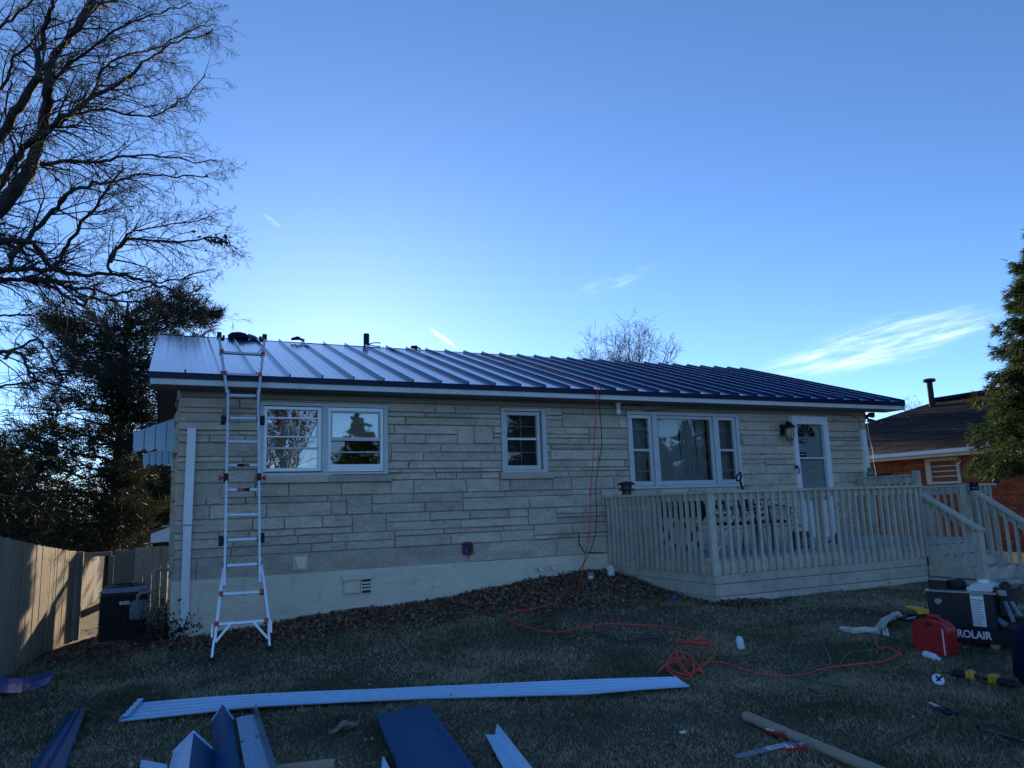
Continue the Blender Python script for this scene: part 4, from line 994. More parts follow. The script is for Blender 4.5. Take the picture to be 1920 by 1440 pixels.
# limbs read off the photograph: (points, depth offset, start radius px, end radius px)
LIMBS = [
 ([(-330,700),(-200,560),(-90,460),(0,388),(35,347),(60,305),(74,262),(85,212),(92,165),(91,135)], 0, 26, 12),
 ([(91,135),(98,110),(113,90),(140,63),(167,20),(185,-20)], .2, 11, 5),
 ([(75,150),(72,110),(84,60),(98,10),(104,-30)], -.4, 8, 4),
 ([(-120,400),(-60,330),(0,258),(33,200),(63,157),(90,123),(120,85),(150,40),(170,-10)], .9, 18, 7),
 ([(-60,420),(0,346),(33,290),(83,250),(120,220),(147,203),(177,182),(230,153),(247,143),(267,117),(300,97),(333,77),(393,62)], -.6, 11, 2),
 ([(60,305),(85,308),(133,302),(200,302),(220,294),(283,293),(350,300),(405,302)], .7, 8, 1.6),
 ([(20,480),(53,447),(97,397),(130,363),(173,347),(227,337),(257,328),(327,333),(390,330)], -.9, 8, 1.6),
 ([(100,505),(113,480),(137,437),(173,397),(207,350),(230,313)], .4, 7, 3),
 ([(-200,440),(-60,448),(0,453),(33,450),(60,458),(95,500)], -.3, 10, 5),
 ([(-60,180),(0,166),(20,127),(27,107),(53,87),(77,60),(85,30)], .5, 6, 2),
 ([(120,225),(150,205),(175,170),(190,130),(230,105),(290,90),(350,60),(400,45)], .9, 6, 1.6),
 ([(85,250),(110,235),(145,212),(200,205),(245,218),(300,212),(350,180),(385,140)], -1.3, 5, 1.4),
 ([(207,490),(233,453),(253,448),(333,453),(400,447),(426,456)], -.5, 6, 1.4),
 ([(-250,560),(-100,530),(0,512),(25,504),(95,507),(150,515),(217,512),(250,522),(282,532),(312,540),(350,562),(392,590)], .3, 11, 1.6),
 ([(-100,530),(0,527),(62,522),(105,527),(130,540),(175,542),(207,552),(250,545),(290,532),(340,520),(400,505)], 1.2, 8, 1.6),
 ([(50,524),(62,524),(100,540),(125,555),(155,570),(172,560),(207,564),(250,565),(287,577),(340,600)], -.4, 7, 1.6),
 ([(170,560),(178,540),(185,530)], -.4, 4, 2), ([(20,505),(22,480),(35,450)], .0, 6, 3), ([(207,512),(205,490),(210,470),(240,440),(300,425),(380,410)], .3, 5, 1.4),
 ([(150,40),(190,10),(240,-10),(310,-30)], .8, 5, 2), ([(92,165),(120,130),(165,95),(230,50),(300,20),(360,5)], -.7, 6, 1.5),
 ([(-60,80),(0,50),(40,20),(80,-15)], .9, 6, 3), ([(33,347),(28,300),(20,250),(12,200),(20,150)], 1.3, 5, 2),
 ([(-80,650),(0,660),(32,660),(50,678),(58,700),(67,712),(100,722),(140,735)], -.8, 6, 1.6), ([(10,672),(32,656),(57,637),(80,645),(100,680),(120,712)], -1.0, 4, 1.4),
 ([(-60,740),(0,724),(50,718),(72,712)], -.5, 4, 2), ([(-60,610),(0,595),(40,590),(90,610),(130,640)], .6, 4, 1.4)]
fine, limb_mb = [], MB()
def crom(P, n):
    out = []
    for i in range(len(P)-1):
        p0, p1, p2, p3 = P[max(i-1,0)], P[i], P[i+1], P[min(i+2, len(P)-1)]
        for k in range(n):
            t = k/n; out.append(.5*((2*p1)+(p2-p0)*t+(2*p0-5*p1+4*p2-p3)*t*t+(3*p1-p0-3*p2+p3)*t**3))
    out.append(P[-1]); return out
for pts, dy, ra, rb_ in LIMBS:
    Y = BY+dy*.75; P = [np.array(atY(x, y, Y+.35*math.sin(i*1.3))) for i, (x, y) in enumerate(pts)]
    Q = crom(P, 4); N_ = len(Q)-1; sc = .66/FPX*9.0
    Q = [q+(tr.normal(0,.012,3) if 0 < i < N_ else 0) for i, q in enumerate(Q)]
    R_ = [(ra+(rb_-ra)*(i/N_)**.7)*sc for i in range(N_+1)]
    limb_mb.tube(Q, R_, 7)
    for i in range(N_):
        L_ = np.linalg.norm(Q[i+1]-Q[i]); d = (Q[i+1]-Q[i])/max(L_, 1e-6)
        for j in range(tr.poisson(L_*(6.5 if pts[-1][1] > 575 else 9))+(1 if i == N_-1 else 0)):
            q = Q[i]+(Q[i+1]-Q[i])*tr.random(); v = tr.normal(0, 1, 3); v -= d*v.dot(d); v /= np.linalg.norm(v)
            f = .30+.62*(1-i/N_); right = max(0, min(1, (q[0]+2.5)/2.5))
            grow(q, d*(.85+.2*right)+v*.62+np.array([.30,0,.02]), (tr.uniform(.6,1.25)*f+.28)*.72, max(min(R_[i]*.5, .013), .0045), 2, fine, tr, droop=.22, wig=.20, kids=(3,6), spread=.68, shrink=.56, minr=.0019, n=4)
limb_mb.tube([(-6.7,9.9,G(-6.7,9.9)-.2),(-6.3,9.8,1.0),(-5.6,9.7,2.0),tuple(atY(-330,700,BY))], [.36,.32,.28,.19], 10)
for x, y in ((-200,440),(-250,560),(-120,400),(-60,180),(-60,80),(-80,650),(-60,740),(-60,610)):
    a_ = np.array([-5.6,9.7,2.0]) if y > 300 else np.array(atY(-330,500,BY)); b_ = np.array(atY(x,y,BY+.2)); limb_mb.tube([a_, (a_+b_)/2+np.array([.1,0,.15]), b_], [.10,.08,.05], 7)
part('trunk', limb_mb, M['bark'], big, smooth=True); seg_part('crown', fine, M['twig'], big, 3)
# clump of leftover leaves at a branch end
def leaf_cloud(c, r, n, size, rr):
    c = np.array(c); p = c+rr.normal(0, 1, (n,3))*np.array(r); a = rr.normal(0,1,(n,3)); a /= np.linalg.norm(a,axis=1,keepdims=True); b = np.cross(a, rr.normal(0,1,(n,3))); b /= np.linalg.norm(b,axis=1,keepdims=True)
    s = size*rr.uniform(.5,1.2,(n,1)); V = np.stack([p-a*s, p+b*s*.5, p+a*s, p-b*s*.5], 1).reshape(-1,3)
    return V, np.arange(4*n).reshape(-1,4)
V, F_ = leaf_cloud(atY(410,452,BY-.35), (.10,.06,.035), 90, .035, tr); o = link('leaf_clump', np_mesh('leaf_clump', V-np.array(ORG[big.name]), F_), M['ivy'], big, ORG[big.name]); o['kind'] = 'stuff'

def needle_cloud(C, Dr, n_per, length, width, rr, spread=.8):
    """tufts of thin needles: C centres, Dr tuft axes"""
    C = np.repeat(np.asarray(C), n_per, 0); A = np.repeat(np.asarray(Dr), n_per, 0)+rr.normal(0, spread, (len(C),3)); A /= np.linalg.norm(A,axis=1,keepdims=True)
    B = np.cross(A, rr.normal(0,1,A.shape)); B /= np.linalg.norm(B,axis=1,keepdims=True); L_ = length*rr.uniform(.6,1.2,(len(C),1)); C = C+rr.normal(0,length*.18,C.shape)
    V = np.stack([C-B*width, C+B*width, C+A*L_], 1).reshape(-1,3); return V, np.arange(len(V)).reshape(-1,3)
def pine(name, label, base, top, clumps, rr, lean=(0,0), mt='needle', nt=26, tuft=.26, wdt=.011, group=None, per=16):
    """white pine: trunk, limbs carrying flat clouds of tufts at the given places"""
    t = thing(name, label, 'tree', base, group); segs = []; base = np.array(base, float); top = np.array(top, float)
    for i in range(10): segs.append((base+(top-base)*i/10, base+(top-base)*(i+1)/10, .2*(1-.085*i), .2*(1-.085*(i+1))))
    Cs, Ds = [], []
    for (c, rx_, rz_) in clumps:
        c = np.array(c); h = np.clip((c[2]-base[2])/(top[2]-base[2])-.06, .05, .97); q = base+(top-base)*h; n = 5; prev = q
        for i in range(1, n+1):
            p = q+(c-q)*i/n+rr.normal(0,.07,3); segs.append((prev, p, .055*(1-.15*i), .055*(1-.15*(i+1)))); prev = p
        far_k = min(3.2, (c[1]/19.5)**2) if c[1] > 22 else 1
        for j in range(int(nt*far_k)):
            p = c+rr.normal(0,1,3)*np.array([rx_, rx_*.9, rz_])*.62; d = (p-q); d[2] *= .3; d /= np.linalg.norm(d)+1e-6; d[2] += .35
            segs.append((c+(p-c)*.2+rr.normal(0,.03,3), p, .010, .005)); Cs.append(p); Ds.append(d)
    seg_part('trunk', segs, M['pinebark'], t, 6)
    V, F_ = needle_cloud(Cs, Ds, per, tuft, wdt, rr, .75); link('crown', np_mesh('crown', V-base, F_), M[mt], t, base); return t
# big pine behind the fence: cloud centres read off the photograph
pr = np.random.default_rng(5)
PX = [(120,600,55,18),(150,625,60,18),(195,615,60,22),(170,655,75,20),(225,630,60,25),(130,650,40,14),(110,612,25,10),(250,600,55,18),(200,690,85,22),(250,665,60,25),(285,640,50,25),(330,580,40,22),(350,560,28,18),(305,600,55,22),(360,600,35,16),(390,590,20,10),(280,575,30,14),
      (150,695,40,14),(260,700,55,20),(225,725,50,18),(240,690,40,20),(150,735,60,25),(190,770,80,25),(120,770,70,20),(240,790,50,18),(80,800,60,16),(60,830,45,14),(150,810,80,22),(210,830,70,22),(250,760,45,25),(270,740,30,25),(120,850,70,22),(60,870,50,20),(180,870,80,25),(250,860,55,30),(280,800,25,30),(40,910,55,30),(110,910,80,30),(190,920,80,30),(270,920,50,30),(20,960,50,25),(90,965,80,30),(170,975,80,28),(250,980,60,28),(295,960,25,25),(300,900,20,25),(40,1000,40,20),(300,1010,25,20),(140,1010,60,18),(220,1015,60,18),(285,700,25,25),(310,660,25,22),(285,850,40,25),(300,880,35,25),(280,910,45,28),(305,930,30,28),(285,950,45,28),(300,975,35,25),(270,890,40,25),(262,930,40,25),(255,1000,45,22),(290,1000,40,22)]+[(216+(k % 3)*9, 700+k*34, 32, 15) for k in range(10)]
def clump_at(x, y, rx_, rz_, Y): s = Y/FPX*1.02; return (tuple(atY(x, y, Y)), rx_*s, rz_*s*1.2)
YP = 19.5; bpt = atY(212,1010,YP+.6); bpt.z = G(bpt.x, bpt.y)
pine('pine_tree', 'dark spreading pine tree behind the fence at the left of the house', tuple(bpt), tuple(atY(240,565,YP+.6)), [clump_at(x, y, a, b, YP+pr.uniform(-1.2,1.6)) for x, y, a, b in PX if not (x > 235 and y > 840)], pr, nt=40, per=18)
bpt = atY(300,1010,33.0); bpt.z = G(bpt.x, bpt.y)
pine('evergreen_tree', 'dark evergreen showing in the gap between the pine and the house corner', tuple(bpt), tuple(atY(292,845,33.0)), [clump_at(x, y, a, b, 33+pr.uniform(-1,1)) for x, y, a, b in PX if x > 235 and y > 840], pr, nt=40, per=18)
# lower dark evergreens and shrubs behind the fence
YQ = 24.0
Q1 = [(x+pr.uniform(-15,15), y+pr.uniform(-12,12), 46, 26) for x in (-60,-20,20,60) for y in (860,900,935,970,1005)]
bpt = atY(0,1020,YQ); bpt.z = G(bpt.x,bpt.y)
pine('evergreen_tree', 'dark evergreen filling the far left edge above the fence', tuple(bpt), tuple(atY(0,830,YQ)), [clump_at(x, y, a, b, YQ+pr.uniform(-1,1)) for x, y, a, b in Q1], pr, nt=34)
Q2 = [(x+pr.uniform(-10,10), y+pr.uniform(-8,8), 40, 20) for x in (90,140,190,240,290) for y in (940,975,1005,1030)]
bpt = atY(190,1030,36.0); bpt.z = G(bpt.x,bpt.y)
pine('evergreen_shrub', 'low dark evergreen mass just above the gate, behind the pine', tuple(bpt), tuple(atY(190,930,36)), [clump_at(x, y, a, b, 36+pr.uniform(-1,1)) for x, y, a, b in Q2], pr, nt=34)

# spruce at the right edge
def spruce(name, label, base, H, Rb, rr, rows=26, per_row=13, mt='spruce', z0=.12, group=None, dens=1.0):
    t = thing(name, label, 'tree', base, group); base = np.array(base, float); segs = []; Cs, Ds = [], []
    for i in range(12): segs.append((base+np.array([0,0,H*i/12]), base+np.array([0,0,H*(i+1)/12]), .16*(1-i/12.2)*H/8, .16*(1-(i+1)/12.2)*H/8))
    for k in range(rows):
        h = z0+(1-z0)*(k/rows)**.93; rad = Rb*(1-h)**.8*(1+.1*math.sin(k*2.1))
        for j in range(max(5, int(per_row*(1-h*.6)))):
            an = rr.uniform(0, 2*math.pi); L_ = rad*rr.uniform(.72,1.12); d = np.array([math.cos(an), math.sin(an), 0]); q = base+np.array([0,0,H*h]); n = 6; prev = q
            for i in range(1, n+1):
                s = i/n; p = q+d*L_*s+np.array([0,0,-L_*(.42*s-.30*s*s)]); segs.append((prev, p, .022*(1-.12*i), .022*(1-.12*(i+1))))
                m = int((3+9*s)*dens)
                for _ in range(m):
                    side = np.cross(d, [0,0,1])*rr.normal(0,.15*L_*(1.1-.5*s))+np.array([0,0,rr.normal(-.06,.05)]); c = p+(prev-p)*rr.random()+side
                    dd = d*.9+side/(np.linalg.norm(side)+1e-6)*.6+np.array([0,0,-.15]); Cs.append(c); Ds.append(dd)
                prev = p
    seg_part('trunk', segs, M['pinebark'], t, 5)
    V, F_ = needle_cloud(Cs, Ds, 10, .14, .0105, rr, .5); link('crown', np_mesh('crown', V-base, F_), M[mt], t, base); return t
sr = np.random.default_rng(9)
sx, sy = 12.9, 8.6
d_ = ray(2052, 900); k_ = 16.5/d_.length; spx = CAMPOS+d_*k_
spruce('spruce_tree', 'green spruce cut off by the right edge of the picture', (spx.x, spx.y, G(spx.x, spx.y)), 6.9, 2.45, sr, rows=30, per_row=19, z0=.30)

# bare tree behind the ridge, tiny one right of it
def bare_tree(name, label, x, y, H, rr, mt, nbr, W, group=None, depth=2, minr=.012, lr=.10):
    t = thing(name, label, 'tree', (x, y, -.2), group); a, b = [], []
    b0 = np.array([x, y, -.2]); fork = b0+np.array([0,0,H*.32]); a.append((b0, fork, lr*2, lr*1.5))
    for i in range(nbr):
        an = rr.uniform(0, 2*math.pi); sp = rr.uniform(.05, 1)*W; tipd = np.array([math.cos(an)*sp, math.sin(an)*sp, H*.66*rr.uniform(.82,1.02)*(1-.28*(sp/W)**2)])
        n = 7; prev = fork; 
        for k in range(1, n+1):
            s = k/n; p = fork+np.array([tipd[0]*s**.75, tipd[1]*s**.75, tipd[2]*s])+rr.normal(0,.08,3); r0, r1 = lr*(1-.13*(k-1))*.55, lr*(1-.13*k)*.55; a.append((prev, p, max(r0,minr), max(r1,minr)))
            if k > 1:
                for _ in range(5):
                    v = rr.normal(0,1,3); v[2] = abs(v[2])*.8+.5; grow(prev+(p-prev)*rr.random(), v, H*.13*(1.25-.6*s), minr*1.3, depth-1, b, rr, up=.3, wig=.25, kids=(3,4), spread=.7, minr=minr, n=3)
            prev = p
    seg_part('trunk', a, M[mt], t, 5); seg_part('crown', b, M[mt], t, 3); return t
br = np.random.default_rng(33)
p = atY(1168, 640, 42.0); bare_tree('bare_tree', 'pale bare tree standing up behind the middle of the roof ridge', p.x, p.y, atY(1168,594,42.0).z+.2, br, 'twigfar', 34, 3.5, minr=.009)
p = atY(1711, 765, 60.0); bare_tree('bare_tree', 'tiny bare treetop in the gap between the two roofs', p.x, p.y, atY(1711,746,60).z+.2, br, 'twigfar', 9, 1.6)

# trees across the street, behind the photographer: what the window panes mirror
mr_ = np.random.default_rng(77)
bare_tree('bare_tree', 'bare tree mirrored in the left pane of the double window', 5.2, -19, 9.5, mr_, 'twig', 20, 3.6, minr=.009)
bare_tree('bare_tree', 'bare tree mirrored in the left side light of the picture window', 20.5, -15, 9.0, mr_, 'twig', 18, 3.2, minr=.009)
sp0 = spruce('evergreen_tree', 'broad evergreen mirrored in the raised right sash of the double window', (8.9, -17, -.1), 7.0, 3.0, mr_, rows=30, per_row=15, z0=.03, dens=.9)
def copy_tree(o, loc, sc, label):
    c = o.copy(); COL.objects.link(c); c.location = loc; c.scale = sc; c['label'] = label; c['group'] = 'evergreens across the street'
    for ch in list(o.children):
        k = ch.copy(); COL.objects.link(k); k.parent = c
sp0['group'] = 'evergreens across the street'
for x_, y_, s_, w_, lab_ in ((17.0,-14,1.1,1.0,'evergreen mirrored in the small middle window'), (24.0,-15,1.7,.7,'tall evergreen mirrored at the left of the picture window'), (27.0,-16,.75,1.2,'low evergreen mirrored at the bottom middle of the picture window'),
                             (29.6,-13,1.7,.7,'tall evergreen mirrored at the right of the picture window'), (32.8,-14,1.3,.9,'evergreen mirrored in the right side light of the picture window'), (19.5,-16,1.0,1.0,'low evergreen mirrored left of the picture window'), (22.0,-14,1.2,.9,'low evergreen mirrored in the left side light, lower half'), (25.5,-14,.80,1.2,'low evergreen mirrored at the lower left of the picture window'), (28.2,-15,.95,1.1,'low evergreen mirrored at the lower right of the picture window'), (31.2,-15,1.2,.9,'low evergreen mirrored between the two tall ones')):
    copy_tree(sp0, (x_, y_, -.1), (s_*w_, s_*w_, s_), lab_)

# ------------------------------------------------------------------ grass, leaf litter
gr = np.random.default_rng(3)
def inside_scene(x, y):
    k = ~((x > HX0-.02) & (y > HY0-.06)) & ~((x > DX0-.02) & (x < DX1+.05) & (y > DY0-.0)) & ~((x > 10.55) & (x < 12.1) & (y > DY0-.85))
    return k
def litter_edge(x): return np.interp(x, [-2.5,-.8,.1,1.0,2.0,3.2,4.2,5.2,6.2,6.5,7.2], [10.3,10.3,10.05,9.75,9.50,9.05,8.75,8.45,8.1,7.85,7.75])
def blades(n, xlo, xhi, ylo, yhi, h, w, thin=None):
    x = gr.uniform(xlo, xhi, n); y = gr.uniform(ylo, yhi, n)
    d = np.array([x*_f.x+y*_f.y]).T[:, 0]; lat = x*_r.x+y*_r.y
    k = inside_scene(x, y) & (d > 1.5) & (np.abs(lat) < d*.80+.8)
    lit = np.clip((y-litter_edge(x)+.15+gr.normal(0,.22,len(x)))/.8, 0, 1)*(x < 7.2); k &= gr.random(n) > lit*.93
    pat = .5+.5*np.sin(x*2.1+np.sin(y*1.7)*1.3)*np.sin(y*2.4+1+np.sin(x*1.3)); worn = .5+.5*np.sin(x*.9+1.3*np.sin(y*.8+.6))*np.sin(y*1.15+1.1*np.sin(x*.7)); k &= gr.random(n) < (.28+.72*pat)*(.45+.55*np.clip(worn*2.2, 0, 1))
    x, y = x[k], y[k]; n = len(x); z = gz(x, y)-.004
    an = gr.uniform(0, 2*np.pi, n); hh = h*gr.uniform(.45, 1.25, n)*(.75+.35*pat[k]); ln = gr.uniform(.2, 1.5, n)*hh; ld = gr.uniform(0, 2*np.pi, n)
    ww = w*gr.uniform(.6, 1.3, n); B = np.stack([x, y, z], 1); T = B+np.stack([np.cos(ld)*ln, np.sin(ld)*ln, hh], 1); s = np.stack([np.cos(an)*ww, np.sin(an)*ww, np.zeros(n)], 1)
    return np.stack([B-s, B+s, T], 1).reshape(-1, 3)
V = np.concatenate([blades(520000, -1.2, 8.5, 2.2, 6.4, .029, .0031), blades(420000, -3.2, 12.5, 5.8, 10.5, .032, .0046), blades(30000, -1.2, 10, 2.2, 9.5, .058, .0028), blades(60000, 7, 17, 2, 9, .035, .006), blades(60000, -4, 0.05, 9, 16, .05, .006)])
print('blades', len(V)//3)
o = link('grass', np_mesh('grass', V, np.arange(len(V)).reshape(-1, 3)), M['grass'], kind='stuff')
def leaves(n, fx, size, lift=.02, curl=.5):
    x, y = fx(n); k = inside_scene(x, y); x, y = x[k], y[k]; n = len(x); z = gz(x, y)+gr.uniform(.0, lift, n)
    a = gr.uniform(0, 2*np.pi, n); s = size*gr.uniform(.5, 1.25, n); tl = gr.normal(0, .45, (n, 2))
    u = np.stack([np.cos(a), np.sin(a), tl[:, 0]], 1)*s[:, None]; v = np.stack([-np.sin(a), np.cos(a), tl[:, 1]], 1)*(s*gr.uniform(.35,.6,n))[:, None]; c = np.stack([x, y, z], 1); up = np.array([0,0,1.])*(s*curl*gr.uniform(0,1,n))[:, None]
    V = np.stack([c-u+up*.8, c-u*.3-v+up*.3, c+u*.35-v*.8+up*.2, c+u+up, c+u*.3+v+up*.3, c-u*.4+v*.9+up*.2, c], 1); F = np.array([(0,1,6),(1,2,6),(2,3,6),(3,4,6),(4,5,6),(5,0,6)])
    return V.reshape(-1, 3), (np.arange(n)[:, None, None]*7+F[None]).reshape(-1, 3)
def f_lit(n):
    x = gr.uniform(-1.3, 7.3, n); e = litter_edge(x); ym = np.where(x < HX0, 12.6, np.where(x > DX0-.02, DY0, HY0-.03)); y = ym-(ym-e+.28)*gr.random(n)**1.15*gr.uniform(.5,1.0,n)**.3-np.where(gr.random(n) < .16, gr.exponential(.38, n), 0); return x, y
V, F_ = leaves(17000, f_lit, .030, .032, .6); link('leaf_litter', np_mesh('leaf_litter', V, F_), M['leaf'], kind='stuff')
def f_lawn(n): return gr.uniform(-1.6, 9.5, n), gr.uniform(3.0, 9.3, n)**1.0
V, F_ = leaves(2600, f_lawn, .019, .035, .6); link('fallen_leaves', np_mesh('fallen_leaves', V, F_), M['paleleaf'], kind='stuff')

# ------------------------------------------------------------------ things lying on the lawn
def rows_between(far, near, nst, ncross, zf):
    """grid between two edges on the lawn; zf(s,t) height"""
    def along(P, s):
        L_ = [0]; 
        for a, b in zip(P[:-1], P[1:]): L_.append(L_[-1]+(b-a).length)
        q = s*L_[-1]
        for i in range(len(P)-1):
            if q <= L_[i+1]+1e-9: t = (q-L_[i])/max(L_[i+1]-L_[i], 1e-9); return P[i].lerp(P[i+1], t)
        return P[-1]
    R_ = []
    for i in range(nst+1):
        s = i/nst; a, b = along(far, s), along(near, s); row = []
        for k in range(ncross+1):
            t = k/ncross; p = a.lerp(b, t); row.append(Vector((p.x, p.y, p.z+zf(s, t))))
        R_.append(row)
    return R_
UP = .038
farE = [atG(x, y, UP) for x, y in ((258,1317.5),(400,1308),(600,1295.5),(808,1284),(1100,1276),(1267,1270))]
nearE = [atG(x, y, UP) for x, y in ((224,1354),(313,1346),(480,1329),(640,1317),(782,1308.5),(925,1306),(1100,1305),(1293,1288.5))]
rib = lambda t: .009*max(0, 1-abs((t*5) % 1-.5)*6)
R_ = rows_between(farE, nearE, 60, 40, lambda s, t: rib(t)+.010*math.sin(s*9)+(.025 if t > .985 else 0)-(.012 if t > .995 else 0))
mb = MB().strip(R_, .004); lp_ = thing('loose_roof_panel', 'long pale ribbed metal roof panel lying across the lawn', 'roof panel', tuple(R_[30][20]))
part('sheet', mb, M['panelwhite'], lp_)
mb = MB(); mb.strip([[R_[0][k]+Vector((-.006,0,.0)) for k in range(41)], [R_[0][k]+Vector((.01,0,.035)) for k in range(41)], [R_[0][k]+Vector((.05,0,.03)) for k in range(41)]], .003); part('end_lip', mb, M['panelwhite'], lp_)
# big navy trough panel
UPN = .035
def quad_rows(c, nst, ncr, zf):
    a, b, d, e = c; return [[(a.lerp(d, i/nst)).lerp(b.lerp(e, i/nst), k/ncr)+Vector((0,0,zf(i/nst, k/ncr))) for k in range(ncr+1)] for i in range(nst+1)]
c4 = [atG(701,1341,UPN), atG(797,1321,UPN), atG(760,1480,UPN), atG(913,1480,UPN)]
mb = MB().strip(quad_rows(c4, 6, 24, lambda s, t: .03 if t in (0,1) else .0), .004); nvp = single('flat_roof_panel', mb, M['navytrim'], 'wide navy metal panel lying on the grass at the bottom centre', 'roof panel')
# L shaped pale trim right of it
def l_trim(name, label, a0, a1, b0, b1, h, mt, mt2=None, thick=.004, group='loose metal trim pieces on the lawn'):
    """flat flange from edge a to edge b, upright flange on edge b"""
    A0, A1, B0, B1 = atG(*a0,.034), atG(*a1,.034), atG(*b0,.034), atG(*b1,.034)
    t = thing(name, label, 'metal trim', tuple((A0+B1)/2), group); part('flange', MB().strip([[A0, B0], [A1, B1]], thick), mt, t)
    out = (B0-A0).normalized()*h*.22; part('upright_flange', MB().strip([[B0+Vector((0,0,.0)), B0+out+Vector((0,0,h))], [B1+Vector((0,0,0)), B1+out+Vector((0,0,h))]], thick), mt2 or mt, t); return t
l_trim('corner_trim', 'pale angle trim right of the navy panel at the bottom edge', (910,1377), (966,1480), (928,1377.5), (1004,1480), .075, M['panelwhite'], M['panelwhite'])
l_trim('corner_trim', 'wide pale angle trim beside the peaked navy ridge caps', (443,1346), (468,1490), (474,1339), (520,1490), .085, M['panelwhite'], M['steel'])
# folded ridge caps
def ridge_cap(label, apex0, apex1, l0, l1, r0, r1, h, mtl, mtr, mtb):
    P = [atG(*l0,.028), atG(*l1,.028), atG(*r0,.028), atG(*r1,.028)]; a0, a1 = (P[0]+P[2])/2, (P[1]+P[3])/2
    a0 = Vector((a0.x,a0.y,a0.z+h)); a1 = Vector((a1.x,a1.y,a1.z+h))
    t = thing('ridge_cap', label, 'ridge cap', tuple((P[0]+P[3])/2), 'loose metal trim pieces on the lawn')
    part('slope', MB().strip([[P[0], a0], [P[1], a1]], .004), mtl, t); part('slope', MB().strip([[a0, P[2]], [a1, P[3]]], .004), mtr, t)
    e = MB(); e.tube([P[0]+Vector((0,0,.004)), a0+Vector((0,0,.004)), P[2]+Vector((0,0,.004))], .010, 4); part('hem', e, mtb, t)
    return t
ridge_cap('tall peaked navy ridge cap, middle one of the bottom left pile', None, None, (398,1352), (401,1490), (437,1350), (462,1490), .12, M['navytrim'], M['navytrim'], M['panelwhite'])
ridge_cap('white and navy folded ridge cap at the bottom left of the pile', None, None, (325,1412), (300,1490), (398,1405), (404,1490), .12, M['panelwhite'], M['navytrim'], M['panelwhite'])
c4 = [atG(265,1424,.05), atG(313,1433,.05), atG(262,1437,.04), atG(314,1446,.04)]
single('trim_offcut', MB().strip(quad_rows(c4, 2, 2, lambda s, t: 0), .004), M['panelwhite'], 'short pale trim offcut peeking out at the bottom left', 'metal trim', group='loose metal trim pieces on the lawn')
c4 = [atG(139,1333,.04), atG(165,1324,.045), atG(48,1460,.04), atG(118,1460,.045)]
mb = MB().strip(quad_rows(c4, 3, 12, lambda s, t: .03 if t in (0,1) else (.018 if .36 < t < .46 else 0)), .004); single('eave_trim', mb, M['navytrim'], 'narrow navy ribbed trim lying by the fence at the lower left', 'metal trim', group='loose metal trim pieces on the lawn')
c4 = [atG(-40,1283,.03), atG(100,1264,.06), atG(-40,1312,.02), atG(92,1284,.02)]
mb = MB().strip(quad_rows(c4, 3, 10, lambda s, t: .025*math.sin(t*7)+(.02 if s == 0 else 0)), .006); single('bent_offcut', mb, M['cobalt'], 'bent bright blue metal offcut at the left edge under the fence', 'metal offcut')
# bits of timber
A, B = atG(524,1441,.02), atG(627,1432,.02); single('lumber_offcut', MB().bar(A-Vector((.05,.02,0)), B, .09, .038), M['wood'], 'short pale board end at the bottom edge left of the navy panel', 'board')
A, B = atG(716,1424,.01), atG(724,1446,.01); single('metal_sliver', MB().add([A+Vector((-.004,0,0)), B+Vector((-.03,0,0)), B+Vector((.03,0,0)), A+Vector((.004,0,.02)), (A+B)/2+Vector((0,0,.05))], [(0,1,4),(1,2,4),(2,3,4),(3,0,4),(0,3,2,1)]), M['panelwhite'], 'small pointed metal sliver left of the navy panel', 'offcut')
# big curled leaf
p = atG(645,1370,.01); u = (atG(672,1360,.01)-atG(615,1378,.01)); L_ = u.length; u.normalize(); v = Vector((-u.y, u.x, 0)); rows = []
for i in range(9):
    s = i/8; wd = .055*math.sin(math.pi*(.08+.88*s))**.8; row = []
    for k in range(5):
        t = k/4-.5; row.append(p+u*(L_*(s-.5))+v*(wd*2*t)+Vector((0,0,.012+.05*abs(t)+.02*math.sin(s*9+t*5))))
    rows.append(row)
M['driedleaf'] = mat('big_dried_leaf', (.30,.23,.18), .8, col2=(.13,.09,.075), c2lo=.45, c2hi=.6, c2scale=18, trans=.15)
lf = thing('dried_leaf', 'single large curled brown leaf on the grass', 'leaf', tuple(p)); part('blade', MB().strip(rows, .002), M['driedleaf'], lf); part('stalk', MB().tube([p+u*L_*.45, p+u*(L_*.52)+Vector((0,0,.05)), p+u*(L_*.5)+Vector((.01,0,.09))], .004, 4), M['paleleaf'], lf)

# hoses
def hose(px_pts, r, up=.02, close_pts=3):
    P = []
    for q in px_pts:
        if isinstance(q, Vector): P.append(q)
        else: P.append(atG(q[0], q[1], r+(q[2] if len(q) > 2 else .026)))
    # Catmull-Rom
    out = []
    for i in range(len(P)-1):
        p0, p1, p2, p3 = P[max(i-1,0)], P[i], P[i+1], P[min(i+2, len(P)-1)]
        for k in range(6):
            t = k/6; out.append(.5*((2*p1)+(p2-p0)*t+(2*p0-5*p1+4*p2-p3)*t*t+(3*p1-p0-3*p2+p3)*t**3))
    out.append(P[-1]); return out
ev = atY(1120, 727, EY0-.045); on = lambda x, y, Y: atY(x, y, Y)
def onroof(px_, py_):   # point on the front slope
    d = ray(px_, py_); n = Vector((0, -SL, 1)); t = (EZ+.05+(0-EY0)*SL-CAMPOS.z+0)/(d.z-SL*d.y)
    return CAMPOS+d*t
